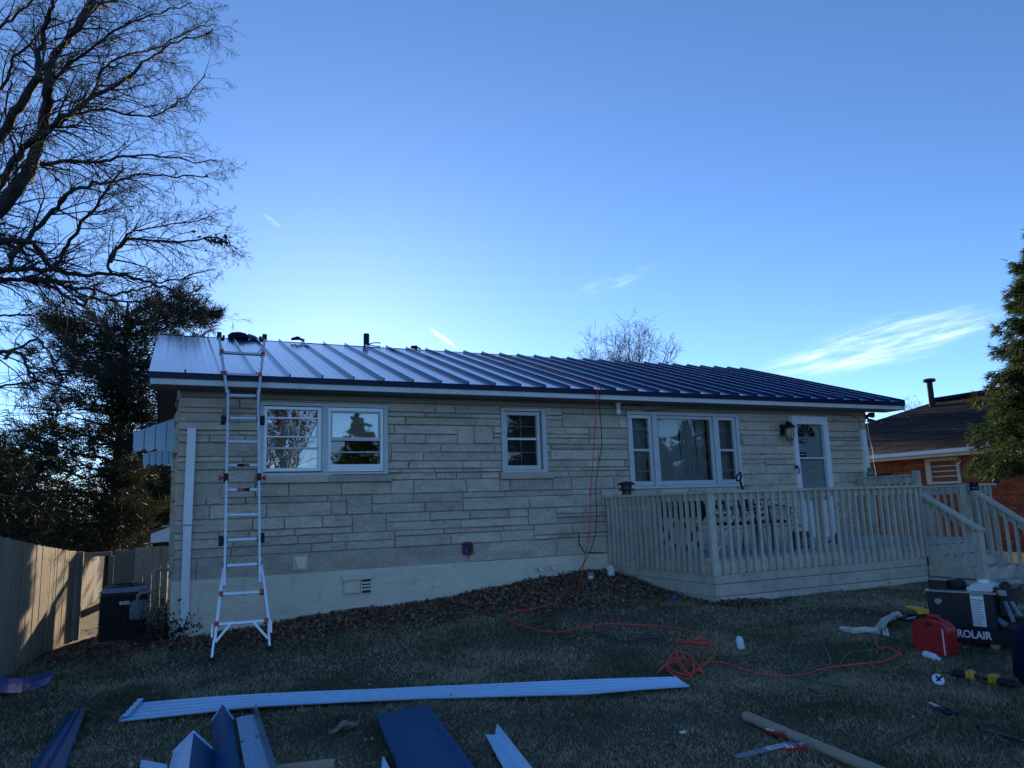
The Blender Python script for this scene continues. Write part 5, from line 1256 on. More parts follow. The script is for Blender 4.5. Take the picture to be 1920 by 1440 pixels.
orange = hose([onroof(895,662), onroof(925,672), onroof(1000,683), onroof(1060,702), onroof(1095,716), onroof(1115,722), ev+Vector((0,-.01,.02)), atY(1119,745,EY0-.06), atY(1114,830,HY0-.3), atY(1108,920,HY0-.28), atY(1104,1000,HY0-.22), atY(1096,1050,HY0-.3),
    (1088,1094), (1080,1113), (1060,1124), (1030,1133), (1000,1142), (966,1147), (953,1155), (957,1165), (985,1175), (1020,1184), (1050,1185), (1085,1177), (1110,1171), (1150,1170), (1200,1172), (1250,1175), (1290,1183), (1320,1194), (1334,1206),
    (1325,1214), (1300,1212), (1285,1204), (1310,1199), (1330,1202), (1334,1208), (1310,1204), (1273,1199), (1272,1202), (1300,1205), (1330,1208), (1342,1212), (1343,1220), (1332,1235), (1316,1250),
    (1298,1262), (1280,1256), (1270,1236), (1267,1216), (1270,1230), (1283,1253), (1296,1271), (1272,1270), (1254,1258), (1251,1242), (1262,1225), (1284,1224), (1300,1236), (1300,1258), (1292,1266), (1262,1258), (1252,1240), (1266,1234), (1296,1238), (1312,1252), (1319,1262), (1308,1256), (1282,1236), (1256,1240), (1232,1262), (1246,1250), (1275,1237), (1300,1240), (1318,1262),
    (1310,1252), (1322,1242), (1345,1241), (1370,1247), (1400,1257), (1430,1264), (1470,1267), (1510,1264), (1550,1252), (1600,1246), (1655,1240), (1684,1228), (1688,1225), (1676,1219), (1662,1213), (1654,1216), (1645,1211), (1640,1200), (1638,1190), (1648,1172), (1664,1163), (1680,1161)], .0075)
single('orange_air_hose', MB().tube(orange, .0068, 6), M['orange'], 'bright orange air hose from the eave, tangled on the lawn', 'hose', smooth=True, org=tuple(orange[150]))
grn = hose([(1280,1200), (1310,1212), (1330,1228), (1360,1229), (1390,1236), (1420,1238), (1450,1233), (1475,1248), (1500,1268), (1530,1278), (1590,1289), (1575,1298), (1540,1305), (1510,1300), (1490,1285), (1486,1275), (1500,1262), (1540,1248), (1556,1246), (1550,1220), (1535,1198), (1515,1190), (1492,1196), (1480,1215), (1482,1240), (1490,1262), (1510,1274), (1540,1262), (1555,1250)], .006)
single('green_hose', MB().tube(grn, .0065, 5), M['green'], 'thin green hose looping round the orange one', 'hose', smooth=True, org=tuple(grn[60]))
grn2 = hose([(1376,1265), (1345,1274), (1325,1270), (1321,1260), (1340,1250), (1368,1252), (1385,1262), (1410,1268), (1440,1266), (1460,1276), (1490,1290)], .005)
single('green_hose', MB().tube(grn2, .006, 5), M['green'], 'short green hose loop right of the orange tangle', 'hose', smooth=True, org=tuple(grn2[20]))
grn3 = hose([(1575,1246), (1585,1230), (1600,1222), (1640,1217), (1655,1213), (1658,1208)], .005); single('green_hose', MB().tube(grn3, .006, 5), M['green'], 'olive green hose end curving below the pale wrapping', 'hose', smooth=True, org=tuple(grn3[10]))
dk = hose([onroof(1116,723), ev+Vector((.05,-.012,.02)), atY(1124,760,EY0-.05), atY(1128,830,HY0-.25), atY(1117,910,HY0-.2), atY(1119,960,HY0-.15), atY(1116,1000,HY0-.15), atY(1106,1036,HY0-.2), (1086,1070), (1080,1090), (1076,1110), (1040,1150), (1012,1172), (1030,1150), (1036,1170), (1045,1192), (1060,1199), (1085,1192), (1105,1186), (1130,1190), (1160,1202), (1190,1202), (1220,1197), (1245,1198)], .005)
single('dark_hose', MB().tube(dk, .0065, 5), M['darkhose'], 'dark thin hose hanging from the eave behind the orange one', 'hose', smooth=True, org=tuple(dk[60]))

# ------------------------------------------------------------------ compressor, fuel can and tools at the right
def frame_at(px_, py_, facing):
    """local frame on the lawn: origin, right, depth"""
    o = atG(px_, py_); a = math.radians(facing); r_ = Vector((math.cos(a), math.sin(a), 0)); return o, r_, Vector((-r_.y, r_.x, 0))
class LB_:
    """mesh builder in a local frame"""
    def __init__(s, o, r_, d_): s.o, s.r, s.d = o, r_, d_
    def p(s, x, y, z): return s.o+s.r*x+s.d*y+Vector((0,0,z))
    def box(s, mb, x0, x1, y0, y1, z0, z1): return mb.hexa([s.p(x0,y0,z0),s.p(x1,y0,z0),s.p(x1,y1,z0),s.p(x0,y1,z0),s.p(x0,y0,z1),s.p(x1,y0,z1),s.p(x1,y1,z1),s.p(x0,y1,z1)])
def rounded(poly, rad, n=3):
    out = []; m = len(poly)
    for i in range(m):
        a, b, c = (Vector((*poly[(i+k) % m], 0)) for k in (-1, 0, 1)); r0 = min(rad, (a-b).length*.45, (c-b).length*.45); p, q = b+(a-b).normalized()*r0, b+(c-b).normalized()*r0
        for k in range(n+1): t = k/n; w = p*(1-t)**2+b*2*t*(1-t)+q*t*t; out.append((w.x, w.y))
    return out
# compressor
P0 = atG(1716, 1199); P1 = atG(1862, 1218); cr_ = (P1-P0); cr_.z = 0; W_ = cr_.length; cr_.normalize(); cd_ = Vector((-cr_.y, cr_.x, 0)); base = Vector((P0.x, P0.y, G(P0.x, P0.y)))
F = LB_(base, cr_, cd_); dep = (P0.x*_f.x+P0.y*_f.y); ppm = FPX/dep
Hc = (1200-1103)/ppm
comp = thing('air_compressor', 'black wheelbarrow air compressor with white lettering', 'compressor', tuple(base))
W2 = W_+.02
def cpx(px_, py_, y=0.0):   # picture point onto the compressor's front plane, y behind it
    o = base+cd_*y; d = ray(px_, py_); n = cd_; t = (o-CAMPOS).dot(n)/d.dot(n); q = CAMPOS+d*t-base; return q.dot(cr_), q.z
xl, zt = cpx(1736,1106); xr, _ = cpx(1861,1112); _, zb_ = cpx(1800,1180); x_n, zn = cpx(1866,1203)
mb = MB(); F.box(mb, xl, xr, .0, .42, .10, zt-.012); part('housing', mb, M['blackac'], comp)
mb = MB(); F.box(mb, xl-.015, xr+.02, -.012, .44, zt-.010, zt+.004); part('top_rim', mb, M['steel'], comp)
mb = MB(); F.box(mb, xl+.25, W2+.62, -.03, -.004, zn-.02, zn+.105); part('name_bar', mb, M['blackmatte'], comp)
mb = MB(); F.box(mb, xr+.015, xr+.5, .02, .4, zn+.0, zn+.08); mb.tube([F.p(xr+.02,.05,zn+.05), F.p(xr+.75,.05,zn+.1)], .02, 6); part('frame_bar', mb, M['blackmatte'], comp)
tx0, tz0 = cpx(1811,1108); tx1, tz1 = cpx(1857,1098); mb = MB()
pr_ = rounded([(tx0,zt+.006),(tx1,zt+.006),(tx1-.02,zt+.075),(tx0+.03,zt+.075)], .03, 3); mb.prism([F.p(x,.06,z) for x, z in pr_], cd_*.22); part('fuel_tank', mb, M['whitewood'], comp)
mb = MB(); mb.lathe(F.p((tx0+tx1)/2+.01,.15,zt+.077), [(.05,0),(.05,.012),(.045,.03)], 12); part('fuel_cap', mb, M['white'], comp)
# instruction label
lx0, lz1 = cpx(1818,1114); lx1, _ = cpx(1843,1116); _, lz0 = cpx(1832,1174)
mb = MB(); F.box(mb, lx0, lx1, -.005, -.001, lz0, lz1); lab = part('instruction_label', mb, M['white'], comp)
mb = MB(); random.seed(4)
F.box(mb, lx0+.004, lx1-.004, -.0075, -.0062, lz1-.012, lz1-.006); F.box(mb, lx0+.004, lx1-.004, -.0075, -.0062, lz1-.052, lz1-.046)
z = lz1-.064
while z > lz0+.015:
    F.box(mb, lx0+.006, lx0+.016, -.0075, -.0062, z-.008, z); F.box(mb, lx0+.024, lx1-.006-random.uniform(0,.03), -.0075, -.0062, z-.004, z-.002); F.box(mb, lx0+.024, lx1-.006-random.uniform(0,.04), -.0075, -.0062, z-.010, z-.008); z -= .022
part('label_print', mb, M['navycloth'], lab)
# lettering
def text_part(txt, size, o, r_, up_, nrm, mt, parent, bold=.012, sx=1.0):
    cu = bpy.data.curves.new('lettering', 'FONT'); cu.body = txt; cu.size = size; cu.offset = bold*size; cu.extrude = .002; cu.align_x = 'LEFT'; cu.resolution_u = 3
    to = bpy.data.objects.new('lettering_tmp', cu); COL.objects.link(to); bpy.context.view_layer.update(); dg = bpy.context.evaluated_depsgraph_get()
    me = bpy.data.meshes.new_from_object(to.evaluated_get(dg)); bpy.data.objects.remove(to)
    n = len(me.vertices); co = np.zeros(n*3); me.vertices.foreach_get('co', co); co = co.reshape(-1,3); co[:, 0] *= sx
    w = np.array(o)+co[:, :1]*np.array(r_)+co[:, 1:2]*np.array(up_)+co[:, 2:3]*np.array(nrm)-np.array(ORG[parent.name]); me.vertices.foreach_set('co', w.ravel()); me.materials.clear()
    return link('lettering', me, mt, parent, ORG[parent.name]), co[:, 0].max()
ax_, az_ = cpx(1795,1190,-.03); bx_, _ = cpx(1862,1196,-.03)
o_, wtx = text_part('ROLAIR', .10, F.p(ax_, -.0325, zn+.012), cr_, Vector((0,0,1)), -cd_, M['white'], comp, .022)
bpy.data.objects.remove(o_)
text_part('ROLAIR', .098, F.p(ax_, -.0325, zn+.018), cr_, Vector((0,0,1)), -cd_, M['white'], comp, .022, (bx_-ax_)/wtx)
# pump, engine, legs, wheel, tank
mb = MB(); px0, pz0 = cpx(1752,1100,.2); px1, _ = cpx(1777,1100,.2)
for i in range(12): x = px0-.03+i*(px1-px0+.05)/12; F.box(mb, x, x+.012, .12, .30, zt+.006, zt+.085)
F.box(mb, px0-.03, px1+.02, .15, .27, zt+.005, zt+.07); part('pump_head', mb, M['black'], comp)
mb = MB(); q = F.p(cpx(1795,1098,.2)[0], .2, zt+.005); mb.lathe(q, [(.07,0),(.085,.03),(.07,.08),(.03,.095)], 12); part('air_filter', mb, M['blackmatte'], comp)
ex_, ez_ = cpx(1862,1140,.1); ex2, ez2 = cpx(1893,1103,.1)
mb = MB(); F.box(mb, ex_+.02, ex2+.03, .1, .4, ez2-.09, ez2); F.box(mb, ex_+.05, ex2-.02, .12, .36, ez2-.25, ez2-.092); mb.lathe(F.p((ex_+ex2)/2+.02,.2,ez2), [(.05,0),(.05,.02),(.02,.05)], 10); eng = part('engine', mb, M['black'], comp)
mb = MB(); F.box(mb, ex_+.06, ex_+.13, .085, .098, ez2-.07, ez2-.02); part('engine_badge', mb, M['steel'], eng)
mb = MB(); mb.bar(F.p(ex2-.05,.1,ez2-.12), F.p(ex2+.0,.08,ez2-.30), .03, .02); mb.bar(F.p(ex2-.0,.1,ez2-.12), F.p(ex2+.06,.08,ez2-.24), .03, .02); mb.bar(F.p(ex_+.02,.09,ez2-.28), F.p(ex_+.10,.07,ez2-.33), .06, .03); part('exhaust_guard', mb, M['meter'], comp)
mb = MB(); mb.tube([F.p(xl+.05,.2,.16), F.p(xr+.2,.2,.16)], .10, 12); part('air_tank', mb, M['blackac'], comp)
lx_, lz_ = cpx(1867,1222); mb = MB(); F.box(mb, lx_-.02, lx_+.02, .02, .06, .03, zn); leg = part('leg', mb, M['black'], comp); mb = MB(); F.box(mb, lx_-.035, lx_+.035, .0, .08, -.02, .05); part('foot', mb, M['card'], leg)
mb = MB(); mb.lathe(F.p(xl+.12,.06,.10), [(.03,0),(.11,.01),(.13,.03),(.13,.07),(.11,.09),(.03,.1)], 18, tuple(cd_)); part('wheel', mb, M['blackmatte'], comp)
for y_ in (.06, .36):
    mb = MB(); mb.tube([F.p(xl+.1,y_,zn+.04), F.p(xl-.16,y_-.05,zn+.12), F.p(xl-.30,y_-.07,zn+.14)], .017, 6); part('handle', mb, M['blackmatte'], comp)
mb = MB(); mb.lathe(F.p(xl+.10,.0,zt-.10), [(.03,0),(.034,.008),(.028,.016)], 12, tuple(-cd_)); g_ = part('pressure_gauge', mb, M['steel'], comp)
mb = MB(); mb.tube([F.p(xl-.01,.06,zn+.16), F.p(xl-.10,.02,zn+.17), F.p(xl-.22,-.0,zn+.13)], .012, 6); mb.lathe(F.p(xl-.02,.06,zn+.16), [(.02,0),(.02,.03)], 8, tuple(-cr_)); part('outlet_coupler', mb, M['steel'], comp)
mb = MB(); mb.tube([F.p(px1,.2,zt+.05), F.p(px1+.06,.2,zt+.10), F.p(px1+.14,.2,zt+.04)], .012, 6); part('delivery_pipe', mb, M['steel'], comp)
# fuel can
P0 = atG(1714,1222); P1 = atG(1791,1238); cr2 = P1-P0; cr2.z = 0; Wc = cr2.length*.88; cr2.normalize(); cd2 = Vector((-cr2.y,cr2.x,0)); b2 = Vector((P0.x,P0.y,G(P0.x,P0.y)-.005)); F2 = LB_(b2, cr2, cd2)
sc_ = FPX/(P0.x*_f.x+P0.y*_f.y); h1 = (1222-1163)/sc_; h2 = h1*.90
can = thing('fuel_can', 'red plastic fuel can with yellow spout in front of the compressor', 'fuel can', tuple(b2))
w_ = Wc
out_ = rounded([(0,0),(w_,0),(w_,h1*.80),(w_*.80,h1*.98),(w_*.52,h1*1.04),(w_*.30,h1*1.04),(w_*.10,h1*.97),(0,h1*.86)], .035, 4)
mb = MB(); lay = [(-.000,.90),(.018,1.0),(.16,1.0),(.178,.90)]; cxm, czm = w_/2, h1*.5; rings = [[F2.p(cxm+(x-cxm)*(1-(1-k)*.25), y, czm+(z-czm)*(1-(1-k)*.25)) for x, z in out_] for y, k in lay]
n = len(out_); vs = [p for r_ in rings for p in r_]; fs = [(i*n+k, i*n+(k+1)%n, (i+1)*n+(k+1)%n, (i+1)*n+k) for i in range(3) for k in range(n)]; fs += [tuple(range(n))[::-1], tuple(3*n+k for k in range(n))]; mb.add(vs, fs); part('body', mb, M['red'], can)
mb = MB(); mb.prism([F2.p(x,-.004,z) for x, z in rounded([(w_*.16,h1*.16),(w_*.78,h1*.12),(w_*.78,h1*.58),(w_*.60,h1*.70),(w_*.16,h1*.72)], .03, 3)], cd2*.01); part('side_panel', mb, M['red'], can)
mb = MB(); mb.tube([F2.p(w_*.32,.09,h1*1.00), F2.p(w_*.42,.09,h1*1.09), F2.p(w_*.66,.09,h1*1.07), F2.p(w_*.84,.09,h1*.93)], .020, 8); part('handle', mb, M['red'], can)
mb = MB(); mb.prism([F2.p(w_*(.40),-.003,h1*.93), F2.p(w_*.62,-.003,h1*.90), F2.p(w_*.60,-.003,h1*.84), F2.p(w_*.46,-.003,h1*.84)], cd2*.006); part('handle_hole', mb, M['blackmatte'], can)
mb = MB(); mb.prism([F2.p(w_*.87,-.003,h1*.02), F2.p(w_*.90,-.003,h1*.02), F2.p(w_*.90,-.003,h1*.78), F2.p(w_*.87,-.003,h1*.80)], cd2*.006); part('sight_strip', mb, M['pvc'], can)
mb = MB(); q = F2.p(w_*.17,.09,h1*.95); mb.lathe(q, [(.045,0),(.045,.05),(.03,.055)], 12); part('spout_collar', mb, M['blackmatte'], can)
mb = MB(); mb.tube([q+Vector((0,0,.05)), q+Vector((0,0,.085)), q-cr2*.06+Vector((0,0,.10)), q-cr2*.13+Vector((0,0,.105))], [.035,.034,.022,.012], 8); F2.box(mb, w_*.17-.03, w_*.17+.07, .07, .11, h1*.95+.06, h1*.95+.10); part('spout', mb, M['yellow'], can)
# water bottle lying in front of the can
A, B = atG(1733,1226,.03), atG(1762,1236,.03); ax_ = (B-A); L_ = ax_.length; mb = MB(); mb.lathe(A, [(.026,0),(.033,.008),(.033,L_*.25),(.029,L_*.3),(.033,L_*.36),(.033,L_*.68),(.014,L_*.86),(.014,L_*.9)], 12, tuple(ax_))
bt = thing('water_bottle', 'clear plastic bottle lying against the red fuel can', 'bottle', tuple(A)); part('bottle_body', mb, M['clearp'], bt); mb = MB(); mb.lathe(A+ax_*.9, [(.016,0),(.016,L_*.1)], 10, tuple(ax_)); part('bottle_cap', mb, M['white'], bt)
# upright clear cup
p = atG(1391,1219); mb = MB(); mb.lathe(p, [(.028,.01),(.036,.012),(.038,.07),(.036,.10),(.022,.125),(.018,.13)], 12, (-.12,.1,1)); single('plastic_jar', mb, M['clearp'], 'small clear plastic jar standing alone on the lawn', 'jar')
# pale wrapping
mb = MB(); rows = []; pw = [(1581,1182),(1600,1186),(1625,1185),(1645,1187),(1660,1180),(1672,1170),(1686,1164)]
for i, q in enumerate(pw):
    p = atG(*q,.02); t = (atG(*pw[min(i+1,6)])-atG(*pw[max(i-1,0)])).normalized(); s_ = Vector((-t.y,t.x,0)); hw = (.05,.045,.035,.03,.05,.055,.05)[i]
    rows.append([p+s_*hw*(k/4-.5)*2+Vector((0,0,.02+.035*math.sin(k*2.3+i*1.7)+(.06 if i > 3 else 0))) for k in range(5)])
mb.strip(rows, .003); rows = []
for i, q in enumerate(((1662,1195),(1660,1186),(1655,1176),(1662,1164),(1668,1158))):
    p = atG(*q,.03); rows.append([p+cr_*(.03*(k-1))+Vector((0,0,.02+.02*math.sin(k*3+i))) for k in range(3)])
mb2 = MB().strip(rows, .003)
wr = thing('paper_wrapping', 'twisted pale paper strip lying left of the fuel can', 'wrapping', tuple(atG(1640,1185))); part('strip', mb, M['paper'], wr); part('fold', mb2, M['paper'], wr)
# white round thing with black cross
p = atG(1760,1285); mb = MB(); tl = Vector((-.45,-.75,.6)).normalized(); c = p+Vector((0,0,.04)); mb.lathe(c, [(.042,0),(.047,.005),(.042,.014),(.015,.018)], 18, tuple(tl)); ds_ = thing('round_disc', 'round white disc with a black cross on it', 'disc', tuple(p)); part('disc', mb, M['clearp'], ds_)
e1 = tl.cross(Vector((0,0,1))).normalized(); e2 = tl.cross(e1); mb = MB()
for k, ln_ in ((.6,.042),(2.0,.030)): v_ = e1*math.cos(k)+e2*math.sin(k); mb.bar(c+tl*.019-v_*ln_, c+tl*.019+v_*ln_*.6, .014, .006, up=tuple(tl))
part('cross', mb, M['blackmatte'], ds_)
# cordless tools
def tool(name, label, a, b, mtb, flip, grp='cordless tools on the grass'):
    A, B = atG(*a,.03), atG(*b,.03); t = (B-A); L_ = t.length; t.normalize(); s_ = Vector((-t.y,t.x,0)); o = thing(name, label, 'power tool', tuple(A), grp)
    part('motor_body', MB().tube([A, A+t*L_*.12, A+t*L_*.40, A+t*L_*.5], [.025,.036,.036,.028], 10), M['blackmatte'], o)
    part('handle', MB().bar(A+t*L_*.42, A+t*L_*.62+s_*.02*flip, .045, .05), M['yellow'], o)
    part('battery', MB().bar(A+t*L_*.62+s_*.02*flip, A+t*L_*.80+s_*.03*flip, .075, .065), mtb, o)
    mb = MB(); mb.tube([A+t*L_*.82, A+t*L_*1.0], [.02,.012], 8); mb.tube([A-t*.05, A], [.008,.02], 8); part('chuck', mb, M['black'], o); return o
tool('cordless_drill', 'black and yellow cordless drill lying left on the grass', (1786,1262), (1836,1268), M['yellow'], 1)
tool('cordless_impact_driver', 'yellow and black cordless impact driver lying nearest the right edge', (1902,1284), (1842,1270), M['yellow'], -1)
# snips
A, B = atG(1742,1318,.02), atG(1789,1340,.02); t = (B-A).normalized(); s_ = Vector((-t.y,t.x,0)); L_ = (B-A).length; sn = thing('tin_snips', 'pair of snips with dark blue grips', 'snips', tuple(A))
for k in (-1, 1):
    part('jaw', MB().bar(A+s_*.004*k, A+t*L_*.4+s_*.012*k, .018, .012), M['steel'], sn); part('grip', MB().tube([A+t*L_*.4+s_*.012*k, A+t*L_*.7+s_*(.035 if k > 0 else .022)*k, B+s_*.022*k], [.011,.015,.012], 7), M['navydark'], sn)
# pry bar, sticks
A, B = atG(1836,1367,.012), atG(1911,1387,.012); pb_ = MB(); pb_.tube([A-Vector((.02,0,-.03)), A, A.lerp(B,.5), B], .011, 6); pb_.bar(B, B+(B-A).normalized()*.05, .035, .008); single('pry_bar', pb_, M['black'], 'black pry bar on the grass at the lower right', 'pry bar')
A, B = atG(1641,1415,.01), atG(1726,1364,.02); single('stick', MB().tube([A, A.lerp(B,.5)+Vector((0,0,.01)), A.lerp(B,.8), B], [.005,.009,.013,.016], 6), M['stick'], 'reddish brown stick right of the cardboard tube', 'stick')
A, B = atG(1681,1399,.008), atG(1707,1431,.008); single('twig', MB().tube([A, A.lerp(B,.5)+Vector((.01,0,.004)), B], .004, 5), M['paleleaf'], 'thin pale twig below the brown stick', 'twig')
# cardboard tube
A, B = atG(1399,1343,.035), atG(1690,1465,.035); t = (B-A).normalized(); mb = MB(); mb.lathe(A, [(.030,.02),(.030,0),(.035,0),(.035,(B-A).length)], 16, tuple(t)); tb = single('cardboard_tube', mb, M['card'], 'long beige cardboard tube lying diagonally on the grass', 'tube', smooth=False)
# utility knives and saw blade
def knife(label, a, b, tail):
    A, B = atG(*a,.015), atG(*b,.015); t = (B-A); L_ = t.length; t.normalize(); s_ = Vector((-t.y,t.x,0)); o = thing('utility_knife', label, 'knife', tuple(A), 'red utility knives by the tube')
    mb = MB(); mb.prism([A+s_*x+t*y for y, x in rounded([(0,-.018),(L_*.8,-.022),(L_*.95,-.008),(L_*.95,.012),(L_*.4,.02),(0,.016)], .008, 2)], (0,0,.018)); part('body', mb, M['red'], o)
    part('clip', MB().bar(A+t*L_*.10+Vector((0,0,.020)), A+t*L_*.22+Vector((0,0,.020)), .03, .004), M['white'], o); part('clip', MB().bar(A+t*L_*.3+Vector((0,0,.020)), A+t*L_*.38+Vector((0,0,.020)), .028, .004), M['white'], o)
    part('slider', MB().bar(A+t*L_*.62+Vector((0,0,.024)), A+t*L_*.86+s_*.004+Vector((0,0,.03)), .024, .014), M['steel'], o); part('blade', MB().bar(A+t*L_*.95+Vector((0,0,.009)), A+t*L_*1.12+Vector((0,0,.009)), .014, .003), M['steel'], o)
knife('red utility knife touching the cardboard tube, upper of two', (1434,1371), (1478,1384), 0); knife('red utility knife under the cardboard tube beside the blade, lower of two', (1470,1407), (1516,1404), 0)
A, B = atG(1379,1419,.01), atG(1490,1393,.012); bl = thing('saw_blade', 'flat blue-grey blade with a white label beside the tube', 'blade', tuple(A)); part('blade', MB().bar(A, B, .062, .004), M['blueblade'], bl)
a, b = A.lerp(B,.52)+Vector((0,0,.004)), A.lerp(B,.86)+Vector((0,0,.004)); lb_ = part('label', MB().bar(a, b, .056, .002), M['white'], bl); mb = MB()
for k in range(5): q = a.lerp(b,.2+.15*k)+Vector((0,0,.0018)); mb.bar(q, q.lerp(b,.25), .012, .001)
part('label_print', mb, M['blueblade'], lb_)
p = atG(1281,1380); single('tape_scrap', MB().box(p.x-.02, p.x+.02, p.y-.012, p.y+.012, p.z+.02, p.z+.03), M['white'], 'tiny white scrap alone on the grass near the bottom', 'scrap')
p = atG(1262,1127); c4 = [p+Vector((-.05,-.03,.03)), p+Vector((.05,-.04,.06)), p+Vector((-.05,.04,.04)), p+Vector((.05,.05,.02))]; single('blue_wrapper', MB().strip(quad_rows(c4, 4, 4, lambda s, t: .02*math.sin(9*s+7*t)), .003), M['bluecap'], 'small crumpled blue wrapper in the leaves by the deck', 'wrapper')
# cleanout pipes in the leaf bed
for x, y, lab_, m_ in ((1108,1087,'white cleanout pipe with a blue band in the leaf bed','band'), (1146,1080,'white capped cleanout pipe against the deck corner','cap')):
    p = atG(x, y); o = thing('cleanout_pipe', lab_, 'pipe', tuple(p)); mb = MB()
    if m_ == 'cap': mb.lathe(p-Vector((0,0,.04)), [(.055,0),(.055,.13),(.062,.13),(.062,.15),(.045,.16)], 14); part('pipe', mb, M['pvc'], o); mb = MB(); mb.lathe(p+Vector((0,0,.12)), [(.035,0),(.035,.035),(.03,.045)], 10); part('cap', mb, M['pvc'], o)
    else: mb.lathe(p-Vector((0,0,.04)), [(.045,0),(.045,.10)], 14); part('pipe', mb, M['pvc'], o); mb = MB(); mb.lathe(p+Vector((0,0,.06)), [(.05,0),(.05,.045),(.046,.05)], 14); part('band', mb, M['meter'], o)
# dark bundle at the right edge
p = atG(1968,1282); mb = MB(); rr_ = random.Random(2); prof = [(.20,0),(.235,.06),(.225,.18),(.24,.28),(.21,.38),(.13,.45),(.04,.475)]; nn = 20; base_i = 0; vs = []
for r_, h in prof:
    for k in range(nn): a = 2*math.pi*k/nn; q = .9*r_*(1+.07*math.sin(3*a+h*9)+.04*math.sin(7*a-h*14)); vs.append(p+Vector((q*math.cos(a), q*math.sin(a), h)))
mb.add(vs, [(i*nn+k, i*nn+(k+1)%nn, (i+1)*nn+(k+1)%nn, (i+1)*nn+k) for i in range(len(prof)-1) for k in range(nn)]+[tuple((len(prof)-1)*nn+k for k in range(nn))])
single('cloth_bag', mb, M['navycloth'], 'dark navy cloth bundle cut off by the right edge beside the compressor', 'bundle', smooth=True)
# ivy at the left corner
p = Vector((.12, 10.3, G(.12,10.3))); iv = thing('ivy_plant', 'small dark-leaved vine at the foot of the left downspout', 'plant', tuple(p)); V, F_ = leaf_cloud(p+Vector((-.05,0,.18)), (.16,.07,.10), 260, .030, tr)
link('leaves', np_mesh('leaves', V-np.array(p), F_), M['ivy'], iv, p, kind='stuff'); part('stem', MB().tube([p, p+Vector((-.1,-.02,.15)), p+Vector((-.15,0,.3))], .006, 4), M['twig'], iv); part('stem', MB().tube([p, p+Vector((.1,-.02,.15)), p+Vector((.15,0,.3))], .006, 4), M['twig'], iv)
p = Vector((-.12, 11.0, G(-.12,11.0))); iv = thing('dead_shrub', 'tangled dark twiggy shrub between the gas meter and the house corner', 'shrub', tuple(p)); sg_ = []
for k in range(26): grow(np.array(p)+tr.normal(0,.09,3)*np.array([1,1,0]), tr.normal(0,.5,3)+np.array([0,0,.9]), tr.uniform(.3,.7), .008, 1, sg_, tr, minr=.003, n=4, kids=(3,5))
seg_part('stem', sg_, M['twig'], iv, 3); V, F_ = leaf_cloud(p+Vector((0,0,.25)), (.16,.12,.16), 240, .026, tr); link('leaves', np_mesh('leaves', V-np.array(p), F_), M['ivy'], iv, p, kind='stuff')
A, B = atG(258,1208,.01), atG(272,1186,.01); single('board_scrap', MB().bar(A, B, .07, .02), M['wood'], 'pale splinter of board in the leaves by the gas meter', 'board scrap')

# ------------------------------------------------------------------ things on the deck and roof
q = atX(1173, 922, DX0+.02); q = Vector((DX0+.04, q.y, RT+.001)); s_ = .9
vc = thing('roof_vent', 'black mushroom roof vent set down on the deck rail', 'vent', tuple(q)); mb = MB(); mb.lathe(q, [(.075,0),(.075,.10)], 16); part('vent_base', mb, M['black'], vc)
mb = MB(); mb.lathe(q+Vector((0,0,.06)), [(.075,0),(.135,.012),(.13,.03),(.085,.034),(.085,.085),(.14,.09),(.13,.115),(.09,.135),(.03,.145)], 18); part('vent_hood', mb, M['black'], vc)
# shovel
a, b = atY(1384,890,8.35), atY(1416,1000,8.75); b.z = DF+.30; sv = thing('shovel', 'dark shovel with a D-shaped grip standing behind the deck rail', 'shovel', (b.x,b.y,DF)); dr_ = (a-b).normalized(); s_ = dr_.cross(Vector((0,1,0))).normalized()
part('shaft', MB().tube([b, a-dr_*.11], .016, 7), M['blackmatte'], sv); part('grip', MB().tube([a-dr_*.11, a-dr_*.07+s_*.055, a+s_*.05, a-s_*.05, a-dr_*.07-s_*.055, a-dr_*.11], .014, 6), M['blackmatte'], sv)
bw = b-dr_*.0; part('blade', MB().hexa([bw+s_*.09+Vector((0,.0,-.29)), bw-s_*.09+Vector((0,.0,-.29)), bw-s_*.09+Vector((0,.006,-.29)), bw+s_*.09+Vector((0,.006,-.29)), bw+s_*.1, bw-s_*.1, bw-s_*.1+Vector((0,.006,0)), bw+s_*.1+Vector((0,.006,0))]), M['steel'], sv)
